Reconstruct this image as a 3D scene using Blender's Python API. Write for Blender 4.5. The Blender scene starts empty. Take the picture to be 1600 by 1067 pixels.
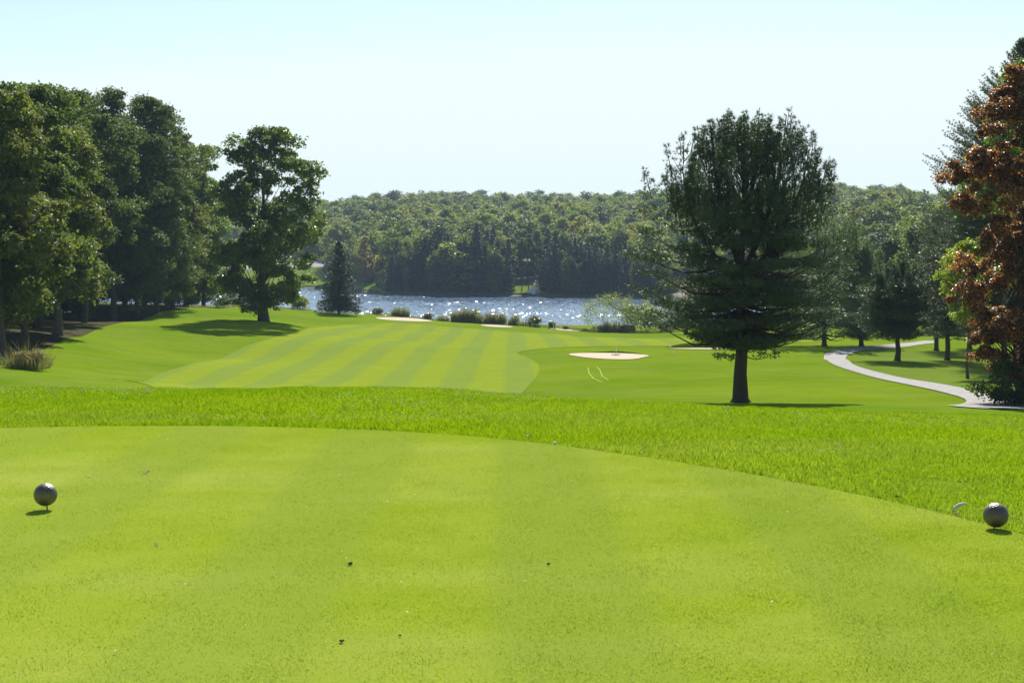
import bpy, math, random
import numpy as np
from mathutils import Vector, geometry

# ------------------------------------------------------------------ camera, light
EYE = 1.6
G = 2333.0 / 1400.0
F = 2333.0            # focal length in photo pixels (photo 1600 x 1067)
HOR = 390.0           # eye level row
KH = 1.35
K = KH * G             # distance scale of everything past the tee
sc = bpy.context.scene
cam = bpy.data.cameras.new('camera')
cam.sensor_width = 36.0
cam.lens = 36.0 * F / 1600.0
cam.clip_start = 0.05
cam.clip_end = 6000
camo = bpy.data.objects.new('camera', cam)
sc.collection.objects.link(camo)
PITCH = math.atan((533.5 - HOR) / F)
camo.location = (0, 0, EYE)
camo.rotation_euler = (math.pi / 2 - PITCH, 0, 0)
sc.camera = camo

SUN_EL, SUN_AZ = math.radians(42), math.radians(6)     # azimuth from +Y towards +X
world = bpy.data.worlds.new('World')
sc.world = world
world.use_nodes = True
wn = world.node_tree
sky = wn.nodes.new('ShaderNodeTexSky')
sky.sky_type = 'NISHITA'
sky.sun_disc = False
sky.sun_elevation = SUN_EL
sky.sun_rotation = SUN_AZ
sky.altitude = 300
sky.air_density = 1.0
sky.dust_density = 0.4
sky.ozone_density = 1.1
bg = wn.nodes['Background']
bg.inputs['Strength'].default_value = 0.054
cap = wn.nodes.new('ShaderNodeMixRGB')          # keeps the glow near the horizon from burning out
cap.blend_type = 'DARKEN'; cap.inputs[0].default_value = 1.0; cap.inputs[2].default_value = (6.75, 7.65, 7.8, 1)
wn.links.new(sky.outputs[0], cap.inputs[1])
wn.links.new(cap.outputs[0], bg.inputs['Color'])

sun = bpy.data.lights.new('sun', 'SUN')
sun.energy = 4.6
sun.angle = math.radians(0.53)
sun.color = (1.0, 0.95, 0.86)
suno = bpy.data.objects.new('sun', sun)
sc.collection.objects.link(suno)
SDIR = Vector((math.sin(SUN_AZ) * math.cos(SUN_EL), math.cos(SUN_AZ) * math.cos(SUN_EL), math.sin(SUN_EL)))
suno.rotation_euler = (-SDIR).to_track_quat('-Z', 'Y').to_euler()
suno.location = (0, 0, 60)

sc.view_settings.view_transform = 'Standard'
sc.view_settings.look = 'None'
sc.view_settings.exposure = 1.3
sc.view_settings.gamma = 1.0
sc.view_settings.use_curve_mapping = False
sc.render.engine = 'CYCLES'
sc.cycles.max_bounces = 8
sc.cycles.transparent_max_bounces = 8
sc.cycles.volume_bounces = 0
sc.cycles.sample_clamp_direct = 7.0

rng = np.random.default_rng(7)
random.seed(7)

# ------------------------------------------------------------------ helpers
def tag(o, label=None, cat=None, group=None, kind=None):
    if label: o['label'] = label
    if cat: o['category'] = cat
    if group: o['group'] = group
    if kind: o['kind'] = kind
    return o

def link(o, parent=None):
    sc.collection.objects.link(o)
    if parent is not None: o.parent = parent
    return o

def empty(name, loc, rz=0.0):
    o = bpy.data.objects.new(name, None)
    o.empty_display_size = 0.3
    o.location = loc
    o.rotation_euler = (0, 0, rz)
    return link(o)

class MB:
    """collects vertices and faces (quads and tris) as numpy blocks"""
    def __init__(s):
        s.v = []; s.q = []; s.t = []; s.n = 0
    def add(s, V, quads=None, tris=None):
        V = np.asarray(V, dtype=np.float32).reshape(-1, 3)
        if quads is not None and len(quads): s.q.append(np.asarray(quads, dtype=np.int64) + s.n)
        if tris is not None and len(tris): s.t.append(np.asarray(tris, dtype=np.int64) + s.n)
        s.v.append(V); s.n += len(V)
    def mesh(s, name, mats, smooth=False):
        me = bpy.data.meshes.new(name)
        V = np.concatenate(s.v) if s.v else np.zeros((0, 3), np.float32)
        Q = np.concatenate(s.q) if s.q else np.zeros((0, 4), np.int64)
        T = np.concatenate(s.t) if s.t else np.zeros((0, 3), np.int64)
        me.vertices.add(len(V)); me.vertices.foreach_set('co', V.ravel())
        nl = len(Q) * 4 + len(T) * 3
        me.loops.add(nl)
        me.loops.foreach_set('vertex_index', np.concatenate([Q.ravel(), T.ravel()]).astype(np.int32))
        me.polygons.add(len(Q) + len(T))
        st = np.concatenate([np.arange(len(Q)) * 4, len(Q) * 4 + np.arange(len(T)) * 3]).astype(np.int32)
        me.polygons.foreach_set('loop_start', st)
        me.polygons.foreach_set('use_smooth', np.full(len(Q) + len(T), smooth))
        me.update(calc_edges=True)
        for m in (mats if isinstance(mats, (list, tuple)) else [mats]): me.materials.append(m)
        return me
    def build(s, name, mats, parent=None, smooth=False, loc=None):
        o = bpy.data.objects.new(name, s.mesh(name, mats, smooth))
        if loc is not None: o.location = loc
        return link(o, parent)

def norm(a):
    return a / np.maximum(np.linalg.norm(a, axis=-1, keepdims=True), 1e-9)

def tube(mb, P, R, sides=6, cap=True):
    P = np.asarray(P, float); R = np.asarray(R, float); n = len(P)
    T = norm(np.gradient(P, axis=0))
    ref = np.array([1.0, 0.0, 0.0]) if abs(T[0][2]) > 0.7 else np.array([0.0, 0.0, 1.0])
    U = norm(np.cross(T, ref)); W = np.cross(T, U)
    a = np.arange(sides) * 2 * math.pi / sides
    V = P[:, None, :] + R[:, None, None] * (np.cos(a)[None, :, None] * U[:, None, :] + np.sin(a)[None, :, None] * W[:, None, :])
    q = []
    i = np.arange(n - 1)[:, None] * sides; j = np.arange(sides)[None, :]; j2 = (j + 1) % sides
    q = np.stack([i + j, i + j2, i + sides + j2, i + sides + j], -1).reshape(-1, 4)
    tr = []
    if cap:
        V = np.concatenate([V.reshape(-1, 3), P[-1:], P[:1]])
        k = n * sides
        tr = [((n - 1) * sides + m, (n - 1) * sides + (m + 1) % sides, k) for m in range(sides)]
        tr += [((m + 1) % sides, m, k + 1) for m in range(sides)]
    mb.add(V.reshape(-1, 3), q, tr)

def box(mb, c, s, rz=0.0):
    x, y, z = s[0] / 2, s[1] / 2, s[2] / 2
    V = np.array([[-x, -y, -z], [x, -y, -z], [x, y, -z], [-x, y, -z], [-x, -y, z], [x, -y, z], [x, y, z], [-x, y, z]])
    cr, sr = math.cos(rz), math.sin(rz)
    V = np.stack([V[:, 0] * cr - V[:, 1] * sr, V[:, 0] * sr + V[:, 1] * cr, V[:, 2]], -1) + np.array(c)
    mb.add(V, [(0, 3, 2, 1), (4, 5, 6, 7), (0, 1, 5, 4), (1, 2, 6, 5), (2, 3, 7, 6), (3, 0, 4, 7)])

def cards(mb, C, N, S, rg, asp=0.62, fold=0.22):
    """folded diamond leaves at C, facing N, half length S"""
    n = len(C)
    if not n: return
    r = rg.normal(size=(n, 3))
    T = norm(np.cross(N, r)); B = np.cross(N, T)
    S = np.broadcast_to(np.asarray(S, float), (n,))[:, None]
    V = np.stack([C + T * S, C + B * S * asp + N * S * fold, C - T * S, C - B * S * asp + N * S * fold], 1)
    q = np.arange(n * 4).reshape(n, 4)
    mb.add(V.reshape(-1, 3), q)

def wob(x, y, seed, freq, n=10):
    """cheap smooth noise in numpy, about -1..1"""
    g = np.random.default_rng(seed)
    out = np.zeros(np.broadcast(x, y).shape)
    for _ in range(n):
        a = g.uniform(0, 2 * math.pi); f = freq * g.uniform(0.6, 1.6)
        out = out + np.sin(x * f * math.cos(a) + y * f * math.sin(a) + g.uniform(0, 6.28))
    return out / math.sqrt(n)

# ------------------------------------------------------------------ materials
class NT:
    def __init__(s, name):
        s.m = bpy.data.materials.new(name); s.m.use_nodes = True
        s.t = s.m.node_tree; s.t.nodes.clear()
        s.out = s.t.nodes.new('ShaderNodeOutputMaterial')
    def n(s, typ, **kw):
        nd = s.t.nodes.new('ShaderNode' + typ)
        for k, v in kw.items(): setattr(nd, k, v)
        return nd
    def l(s, a, b): s.t.links.new(a, b)
    def val(s, sock, v):
        sock.default_value = v if not (isinstance(v, tuple) and len(v) == 3) else (*v, 1)
    def coord(s, kind='Object', scale=(1, 1, 1)):
        tc = s.n('TexCoord'); mp = s.n('Mapping'); mp.inputs['Scale'].default_value = scale
        s.l(tc.outputs[kind], mp.inputs[0]); return mp.outputs[0]
    def noise(s, vec, scale, detail=3, rough=0.55, dist=0.0):
        nd = s.n('TexNoise'); nd.inputs['Scale'].default_value = scale
        nd.inputs['Detail'].default_value = detail; nd.inputs['Roughness'].default_value = rough
        nd.inputs['Distortion'].default_value = dist
        if vec is not None: s.l(vec, nd.inputs['Vector'])
        return nd.outputs['Fac']
    def ramp(s, fac, stops, interp='LINEAR'):
        r = s.n('ValToRGB'); r.color_ramp.interpolation = interp
        e = r.color_ramp.elements
        while len(e) < len(stops): e.new(0.5)
        for i, (p, c) in enumerate(stops):
            e[i].position = p; e[i].color = (*c, 1) if len(c) == 3 else c
        s.l(fac, r.inputs[0]); return r.outputs[0]
    def mix(s, f, a, b, mode='MIX'):
        m = s.n('MixRGB', blend_type=mode)
        for i, x in enumerate((f, a, b)):
            if isinstance(x, (int, float)): m.inputs[i].default_value = x
            elif isinstance(x, tuple): m.inputs[i].default_value = (*x, 1)
            else: s.l(x, m.inputs[i])
        return m.outputs[0]
    def math(s, op, a, b=0.0, c=0.0):
        m = s.n('Math', operation=op)
        for i, x in enumerate((a, b, c)):
            if isinstance(x, (int, float)): m.inputs[i].default_value = x
            else: s.l(x, m.inputs[i])
        return m.outputs[0]
    def bump(s, h, strength, dist):
        b = s.n('Bump'); b.inputs['Strength'].default_value = strength; b.inputs['Distance'].default_value = dist
        s.l(h, b.inputs['Height']); return b.outputs[0]
    def pbr(s, col, rough=0.8, spec=0.3, metal=0.0, normal=None):
        p = s.n('BsdfPrincipled')
        if isinstance(col, tuple): p.inputs['Base Color'].default_value = (*col, 1)
        else: s.l(col, p.inputs['Base Color'])
        if isinstance(rough, (int, float)): p.inputs['Roughness'].default_value = rough
        else: s.l(rough, p.inputs['Roughness'])
        p.inputs['Specular IOR Level'].default_value = spec
        p.inputs['Metallic'].default_value = metal
        if normal is not None: s.l(normal, p.inputs['Normal'])
        return p
    def done(s, shader):
        s.l(shader, s.out.inputs['Surface']); return s.m

def leaf_mat(name, c1, c2, trans=0.4, gloss=0.06, rough=0.4, obj_rand=None, accent=None, accent_p=0.05, tboost=1.7, nscale=0.35):
    t = NT(name)
    g = t.n('NewGeometry')
    col = t.mix(g.outputs['Random Per Island'], c1, c2)
    ns = t.noise(t.coord('Object'), nscale, 2)
    col = t.mix(t.math('MULTIPLY', ns, 0.6), col, t.mix(1.0, col, (0.62, 0.68, 0.6), 'MULTIPLY'))
    if obj_rand is not None:
        oi = t.n('ObjectInfo')
        col = t.mix(1.0, col, t.ramp(oi.outputs['Random'], obj_rand), 'MULTIPLY')
    if accent is not None:
        m = t.math('GREATER_THAN', t.math('FRACT', t.math('MULTIPLY', g.outputs['Random Per Island'], 37.31)), 1 - accent_p)
        col = t.mix(m, col, accent)
    d = t.pbr(col, rough=rough, spec=gloss * 5)
    tr = t.n('BsdfTranslucent')
    t.l(t.mix(1.0, col, (tboost * 1.05, tboost * 1.1, tboost * 0.55), 'MULTIPLY'), tr.inputs['Color'])
    ms = t.n('MixShader'); ms.inputs[0].default_value = trans
    t.l(d.outputs[0], ms.inputs[1]); t.l(tr.outputs[0], ms.inputs[2])
    return t.done(ms.outputs[0])

def bark_mat(name, c1, c2, scale=3.0):
    t = NT(name)
    v = t.coord('Object', (1, 1, 0.18))
    n1 = t.noise(v, scale * 3, 4, 0.65)
    n2 = t.noise(t.coord('Object'), scale * 0.5, 3)
    col = t.mix(n2, t.mix(n1, c1, c2), t.mix(n1, c2, c1))
    return t.done(t.pbr(col, 0.92, 0.15, normal=t.bump(n1, 0.8, 0.05)).outputs[0])

def grass_mat(name, ca, cb, cc, big=0.05, mid=0.6, fine=6.0, stripes=None, bump=0.5, bd=0.05, trans=0.0):
    t = NT(name)
    v = t.coord('Object')
    a = t.noise(v, big, 4, 0.6); b = t.noise(v, mid, 4, 0.6); c = t.noise(v, fine, 4, 0.7)
    vs = t.coord('Object', (0.35, 1.3, 1)); st = t.noise(vs, 0.5, 4, 0.6)
    col = t.mix(t.ramp(a, [(0.35, (0, 0, 0)), (0.65, (1, 1, 1))]), ca, cb)
    col = t.mix(t.ramp(st, [(0.42, (0, 0, 0)), (0.72, (0.75, 0.75, 0.75))]), col, cc)
    col = t.mix(t.math('MULTIPLY', t.ramp(b, [(0.4, (0, 0, 0)), (0.7, (1, 1, 1))]), 0.35), col, t.mix(1.0, col, (0.72, 0.8, 0.7), 'MULTIPLY'))
    col = t.mix(t.math('MULTIPLY', t.ramp(c, [(0.3, (0, 0, 0)), (0.75, (1, 1, 1))]), 0.45), col, t.mix(1.0, col, (0.6, 0.66, 0.5), 'MULTIPLY'))
    if stripes:
        per, x0, cs, amt, jit = stripes
        sx = t.n('SeparateXYZ'); t.l(v, sx.inputs[0])
        jn = t.math('MULTIPLY', t.math('SUBTRACT', t.noise(t.coord('Object', (0.5, 0.12, 1)), 0.6, 2), 0.5), jit)
        ph = t.math('MULTIPLY', t.math('ADD', t.math('SUBTRACT', sx.outputs[0], x0), jn), 2 * math.pi / per)
        s = t.math('COSINE', ph)
        m = t.ramp(t.math('MULTIPLY_ADD', s, 0.5, 0.5), [(0.34, (0, 0, 0)), (0.66, (1, 1, 1))])
        m = t.math('MULTIPLY', m, t.math('MULTIPLY_ADD', t.noise(t.coord('Object', (0.6, 0.25, 1)), 0.5, 3), 1.1, 0.25))
        col = t.mix(t.math('MULTIPLY', m, amt), col, cs)
    nb = t.bump(t.math('ADD', c, t.math('MULTIPLY', b, 0.6)), bump, bd)
    d = t.n('BsdfDiffuse'); d.inputs['Roughness'].default_value = 0.6; t.l(col, d.inputs['Color']); t.l(nb, d.inputs['Normal'])
    if trans:
        g = t.n('NewGeometry')
        t.l(t.mix(g.outputs['Random Per Island'], t.mix(1.0, col, (0.78, 0.82, 0.8), 'MULTIPLY'), t.mix(1.0, col, (1.2, 1.15, 1.3), 'MULTIPLY')), d.inputs['Color'])
        d.inputs['Normal'].links and t.t.links.remove(d.inputs['Normal'].links[0])
        tr = t.n('BsdfTranslucent'); t.l(t.mix(1.0, col, (1.25, 1.3, 0.8), 'MULTIPLY'), tr.inputs['Color'])
        ms = t.n('MixShader'); ms.inputs[0].default_value = trans
        t.l(d.outputs[0], ms.inputs[1]); t.l(tr.outputs[0], ms.inputs[2]); return t.done(ms.outputs[0])
    return t.done(d.outputs[0])

M = {}
M['rough'] = grass_mat('rough_grass', (0.16, 0.285, 0.006), (0.245, 0.345, 0.012), (0.265, 0.32, 0.06), 0.06, 0.5, 5.0, bump=0.7, bd=0.12)
TEEC = ((0.33, 0.405, 0.045), (0.285, 0.375, 0.022), (0.40, 0.445, 0.090))
TEES = (1.45, 0.25, (0.25, 0.33, 0.045), 0.75, 0.5)
M['tee'] = grass_mat('tee_turf', *TEEC, 0.5, 1.6, 60.0, stripes=TEES, bump=0.25, bd=0.01)
M['tblade'] = grass_mat('mown_grass', *TEEC, 0.5, 1.6, 60.0, stripes=TEES, trans=0.35)
M['fairway'] = grass_mat('fairway_turf', (0.31, 0.385, 0.032), (0.295, 0.37, 0.034), (0.335, 0.395, 0.042), 0.08, 0.5, 6.0, stripes=(4.62, -4.05, (0.21, 0.295, 0.060), 0.75, 0.9), bump=0.3, bd=0.03)
M['lawn'] = grass_mat('lawn_turf', (0.20, 0.28, 0.035), (0.17, 0.26, 0.03), (0.24, 0.28, 0.05), 0.1, 0.6, 6.0, bump=0.4, bd=0.05)

def simple_noise_mat(name, c1, c2, scale, rough=0.9, bump=0.4, bd=0.02, spec=0.2, detail=5):
    t = NT(name)
    n1 = t.noise(t.coord('Object'), scale, detail, 0.65)
    n2 = t.noise(t.coord('Object'), scale * 0.12, 3)
    col = t.mix(t.ramp(n1, [(0.35, (0, 0, 0)), (0.65, (1, 1, 1))]), c1, c2)
    col = t.mix(t.math('MULTIPLY', n2, 0.4), col, t.mix(1.0, col, (0.75, 0.74, 0.72), 'MULTIPLY'))
    if spec == 0:
        d = t.n('BsdfDiffuse'); t.l(col, d.inputs['Color']); t.l(t.bump(n1, bump, bd), d.inputs['Normal']); return t.done(d.outputs[0])
    return t.done(t.pbr(col, rough, spec, normal=t.bump(n1, bump, bd)).outputs[0])
M['sand'] = simple_noise_mat('bunker_sand', (0.46, 0.40, 0.31), (0.38, 0.32, 0.24), 5, bump=0.6, bd=0.06, spec=0)
M['path'] = simple_noise_mat('path_concrete', (0.315, 0.31, 0.297), (0.245, 0.24, 0.23), 2.5, bump=0.2, spec=0)
M['floor'] = simple_noise_mat('shaded_leaf_litter', (0.035, 0.036, 0.018), (0.075, 0.07, 0.035), 2.2, bump=0.8, bd=0.1, spec=0)  # leaf litter, with the wood's shade put into its dark colour
M['track'] = simple_noise_mat('pale_tyre_mark', (0.23, 0.31, 0.10), (0.20, 0.32, 0.02), 5.0, bump=0.2, spec=0)
M['hill'] = simple_noise_mat('hill_ground', (0.05, 0.06, 0.025), (0.08, 0.075, 0.04), 0.4)
M['bark_dark'] = bark_mat('pine_bark', (0.030, 0.024, 0.020), (0.075, 0.06, 0.05))
M['bark_grey'] = bark_mat('grey_bark', (0.04, 0.035, 0.03), (0.10, 0.09, 0.08))
M['metal'] = simple_noise_mat('dark_metal', (0.03, 0.03, 0.028), (0.05, 0.045, 0.04), 60, 0.5, spec=0.5)
M['white'] = simple_noise_mat('white_paint', (0.75, 0.74, 0.71), (0.66, 0.65, 0.62), 30, 0.5)
M['bone'] = simple_noise_mat('weathered_white', (0.62, 0.58, 0.50), (0.45, 0.42, 0.36), 90, 0.7, bd=0.003)
M['deadleaf'] = simple_noise_mat('dead_leaf', (0.20, 0.11, 0.045), (0.10, 0.055, 0.025), 60, 0.6, bd=0.003)
M['clod'] = simple_noise_mat('soil', (0.05, 0.04, 0.025), (0.09, 0.07, 0.04), 120, bd=0.003)
M['petal'] = simple_noise_mat('petal', (0.72, 0.72, 0.70), (0.62, 0.63, 0.6), 200, 0.5, bd=0.001)
M['rock'] = simple_noise_mat('pale_rock', (0.70, 0.66, 0.60), (0.5, 0.47, 0.43), 1.5, bump=0.7, bd=0.15)
M['shingle'] = simple_noise_mat('roof_shingle', (0.42, 0.40, 0.40), (0.34, 0.32, 0.32), 4)
M['timber'] = simple_noise_mat('dark_timber', (0.07, 0.05, 0.035), (0.11, 0.085, 0.06), 4)

# ------------------------------------------------------------------ terrain function
TEE_PX = [(-1400, 760), (-700, 700), (-300, 678), (0, 668.5), (150, 665.5), (300, 665), (450, 667), (600, 672), (700, 678), (800, 687),
          (900, 699), (1000, 713), (1100, 728), (1200, 745), (1300, 764), (1400, 785), (1500, 808), (1600, 835), (1750, 882), (2000, 985)]
_tw = [((px - 800) / F * EYE * F / (py - HOR), EYE * F / (py - HOR)) for px, py in TEE_PX]
# correct for the true perspective of the pitched camera (row -> slope)
def slope_of_row(py):
    """downward slope (dz/dy) of the ray through photo row py, at any column"""
    v = (533.5 - py) / F
    return (math.cos(PITCH) * v - math.sin(PITCH)) / (math.cos(PITCH) + math.sin(PITCH) * v)
def col_factor(py):
    v = (533.5 - py) / F
    return 1.0 / (math.cos(PITCH) + math.sin(PITCH) * v)
def at(px, py, D):
    """world point on the ray of photo pixel (px,py) at forward distance D"""
    return np.array([(px - 800) / F * col_factor(py) * D, D, EYE + slope_of_row(py) * D])
_tw = []
for px, py in TEE_PX:
    D = EYE / -slope_of_row(py)
    _tw.append(at(px, py, D)[:2])
_tw = np.array(_tw)
_ta = np.arctan2(_tw[:, 0], _tw[:, 1]); _tr = np.hypot(_tw[:, 0], _tw[:, 1])
_ta = np.concatenate([[-math.pi, -2.2, -1.6], _ta, [0.9, 1.7, 2.4, math.pi]])
_tr = np.concatenate([[11.0, 9.5, 9.0], _tr, [4.0, 3.6, 6.0, 11.0]])
_o = np.argsort(_ta); _ta = _ta[_o]; _tr = _tr[_o]
def tee_r(th): return np.interp(th, _ta, _tr)

LAKE = EYE - 12.5 * KH
FAR = [(-200, 640, 33), (0, 590, 38), (40, 574, 42), (150, 550, 55), (60, 520, 60), (0, 500, 75), (160, 503, 85), (300, 482, 100), (240, 478, 112), (0, 468, 120), (-300, 520, 55), (-300, 470, 100),
       (412, 502, 84), (380, 479, 117), (480, 485, 122), (530, 491, 130), (600, 493, 124), (700, 503, 121), (780, 507, 119), (860, 513, 115), (940, 519, 112), (1040, 519, 112), (1100, 513, 118),
       (200, 603, 45), (400, 606, 45), (600, 606, 45), (800, 614, 44), (600, 565, 60), (600, 531, 84), (620, 516, 100), (250, 550, 62), (400, 540, 67), (760, 530, 87),
       (830, 580, 52.5), (950, 557, 62), (1000, 602, 45), (1157, 628, 35), (1300, 627, 35), (1000, 627, 35.5), (1157, 631.5, 31), (1157, 634, 28.5), (1000, 631, 31.5), (1000, 634, 29), (1300, 631, 31), (1300, 634, 28.5), (1560, 634, 33.5), (1450, 599, 42), (1290, 562, 60), (1345, 541, 72), (1460, 536, 77),
       (1403, 563, 57), (1200, 561, 60), (1100, 545, 69), (900, 536, 79), (1200, 531, 82), (1350, 524, 93), (1500, 565, 57), (1600, 585, 49), (1600, 528, 90), (1080, 524, 95), (1450, 512, 115), (1800, 610, 40), (1900, 540, 80), (2000, 500, 130), (1500, 500, 160), (1300, 505, 135)]
P0 = [at(px, py, Y * K) for px, py, Y in FAR]
for px in range(-400, 1250, 120):                         # lake bed behind the near shore
    D = (152 if px > 450 else 150) * K
    P0.append(np.array([(px - 800) / F * D, D, LAKE - 1.2]))
    D = 200 * K
    P0.append(np.array([(px - 800) / F * D, D, LAKE - 4]))
for px in (-600, -100, 300, 700, 1100, 1500, 2000):       # hidden dip under the tee bank
    D = 24 * K; P0.append(np.array([(px - 800) / F * D, D, -6.2 + (0.7 if px > 1000 else 0)]))
for x in (-150, -60, 0, 60, 150): P0.append(np.array([x, -60.0, -5.0]))
P0 = np.array(P0)
_c = 9.0
def _phi(a, b): return np.sqrt(((a[:, None, :2] - b[None, :, :2]) ** 2).sum(-1) + _c * _c)
_n = len(P0)
_A = np.zeros((_n + 3, _n + 3)); _A[:_n, :_n] = _phi(P0, P0) - 0.35 * np.eye(_n) * 0
_A[:_n, _n] = 1; _A[:_n, _n + 1:] = P0[:, :2]; _A[_n:, :_n] = _A[:_n, _n:].T
_w = np.linalg.solve(_A, np.concatenate([P0[:, 2], np.zeros(3)]))
def far_h(x, y):
    q = np.stack([np.ravel(x), np.ravel(y)], -1); out = np.zeros(len(q))
    for i in range(0, len(q), 20000):
        s = q[i:i + 20000]; out[i:i + 20000] = _phi(s, P0) @ _w[:_n] + _w[_n] + s @ _w[_n + 1:]
    return np.clip(out, -30, -1.5).reshape(np.shape(x))
def smax(a, b, k):
    h = np.clip(0.5 + 0.5 * (a - b) / k, 0, 1)
    return b * (1 - h) + a * h + k * h * (1 - h)
def near_h(x, y):
    th = np.arctan2(x, y); r = np.hypot(x, y)
    d = np.maximum(r - tee_r(th), 0) * np.maximum(np.cos(th), 0.5)
    u = np.tan(np.clip(th, -1.2, 1.2))
    c = np.interp(u, [-0.4, 0.15, 0.3, 0.36, 0.7], [0.0063, 0.0063, 0.0052, 0.0048, 0.0050])
    return -0.012 - c * d * d + 0.02 * wob(x, y, 3, 1.3) * np.clip(d / 2, 0, 1)
def H(x, y):
    x = np.asarray(x, float); y = np.asarray(y, float)
    r = np.hypot(x, y)
    b = np.clip((r - 40) / 20, 0, 1) * 0.05 * wob(x, y, 5, 0.25)
    hf = far_h(x, y) + b
    h = smax(near_h(x, y), hf, 1.0)
    h = np.where(r > 60, hf, h)
    t = np.clip((r - 26) / 6, 0, 1)
    return near_h(x, y) * (1 - t) + h * t

def cast(px, py, dmin=22 * K, dmax=190 * K):
    """where the ray of photo pixel meets the far terrain"""
    D = np.linspace(dmin, dmax, 1500)
    x = (px - 800) / F * col_factor(py) * D; z = EYE + slope_of_row(py) * D
    hit = np.nonzero(z < H(x, D))[0]
    i = hit[0] if len(hit) else len(D) - 1
    return np.array([x[i], D[i], float(H(x[i], D[i]))])
def gnd(px, D):
    x = (px - 800) / F * D
    return np.array([x, D, float(H(x, D))])

# ground sheet
th = np.unique(np.round(np.concatenate([np.arange(-180, -30, 4), np.arange(-30, 30, 0.2), np.arange(30, 181, 4)]), 3))
th = np.radians(th[:-1] if th[-1] >= 180 else th)
rr = np.concatenate([np.geomspace(0.8, 20, 100)[:-1], np.geomspace(20, 700, 320)])
TH, RR = np.meshgrid(th, rr)
X = RR * np.sin(TH); Y = RR * np.cos(TH)
Z = H(X, Y)
mb = MB(); nt = len(th); nr = len(rr)
V = np.stack([X, Y, Z], -1).reshape(-1, 3)
i = np.arange(nr - 1)[:, None] * nt; j = np.arange(nt)[None]; j2 = (j + 1) % nt
q = np.stack([i + j, i + nt + j, i + nt + j2, i + j2], -1).reshape(-1, 4)
V = np.concatenate([V, [[0, 0, -0.012]]]); ctr = len(V) - 1
tri = [(ctr, a, (a + 1) % nt) for a in range(nt)]
mb.add(V, q[:, ::-1], [(a, c, b) for a, b, c in tri])
g = mb.build('ground', M['rough'], smooth=True)
tag(g, kind='structure')
# make sure the sheet faces up
me = g.data
if me.polygons[len(me.polygons) // 2].normal.z < 0: me.flip_normals()

def sheet(name, poly, mat, off, step, hf=H, kind='structure'):
    """triangulated overlay following the terrain inside a world-space polygon"""
    P = [np.array(p[:2], float) for p in poly]
    out = []
    for a, b in zip(P, P[1:] + P[:1]):
        n = max(1, int(np.linalg.norm(b - a) / step))
        out += [a + (b - a) * k / n for k in range(n)]
    A = np.array(out); lo = A.min(0); hi = A.max(0)
    gx = np.arange(lo[0], hi[0], step); gy = np.arange(lo[1], hi[1], step)
    G = np.stack(np.meshgrid(gx, gy), -1).reshape(-1, 2) + rng.uniform(-.15, .15, (len(gx) * len(gy), 2)) * step
    ins = np.zeros(len(G), bool); n = len(A)
    for k in range(n):
        a = A[k]; b = A[(k + 1) % n]
        c = ((a[1] > G[:, 1]) != (b[1] > G[:, 1])) & (G[:, 0] < (b[0] - a[0]) * (G[:, 1] - a[1]) / (b[1] - a[1] + 1e-12) + a[0])
        ins ^= c
    pts = [Vector(p) for p in A] + [Vector(p) for p in G[ins]]
    r = geometry.delaunay_2d_cdt(pts, [(k, (k + 1) % n) for k in range(n)], [], 1, 1e-5)
    V2 = np.array([[v[0], v[1]] for v in r[0]]); z = hf(V2[:, 0], V2[:, 1]) + off
    T = [f for f in r[2] if len(f) == 3]
    m = MB(); m.add(np.column_stack([V2, z]), None, T)
    o = m.build(name, mat, smooth=True)
    if o.data.polygons[0].normal.z < 0: o.data.flip_normals()
    return tag(o, kind=kind)

def smooth_poly(P, it=2, closed=True):
    P = [np.array(p, float) for p in P]
    for _ in range(it):
        Q = []
        for a, b in zip(P, P[1:] + P[:1]): Q += [a * .75 + b * .25, a * .25 + b * .75]
        P = Q
    return P

# tee: flat closely mown platform
tp = [(tee_r(a) * math.sin(a), tee_r(a) * math.cos(a)) for a in np.radians(np.concatenate([np.arange(-180, -60, 6), np.arange(-60, 60, 0.75), np.arange(60, 180, 6)]))]
sheet('tee', tp, M['tee'], 0.0, 0.5, hf=lambda x, y: 0 * x)

FWPX = [(160, 600.5), (232, 588), (300, 571), (360, 551), (420, 531), (480, 515), (530, 507), (590, 504.5), (650, 506), (710, 511.5), (780, 517), (860, 521.5), (950, 528), (1040, 529.5), (1130, 529), (1220, 528.5),
        (1300, 530), (1300, 533.5), (1220, 537), (1140, 541), (1060, 541.5), (980, 541), (900, 542), (850, 545), (815, 549), (806, 552.5), (822, 558), (838, 566), (844, 575), (840, 587), (830, 600), (815, 614)]
fw = [cast(*p) for p in FWPX]
fw += [gnd(800, 36 * K), gnd(600, 34 * K), gnd(300, 34 * K), gnd(172, 43.8 * K)]
sheet('fairway', smooth_poly([p[:2] for p in fw], 2), M['fairway'], 0.03, 1.6)

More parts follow.
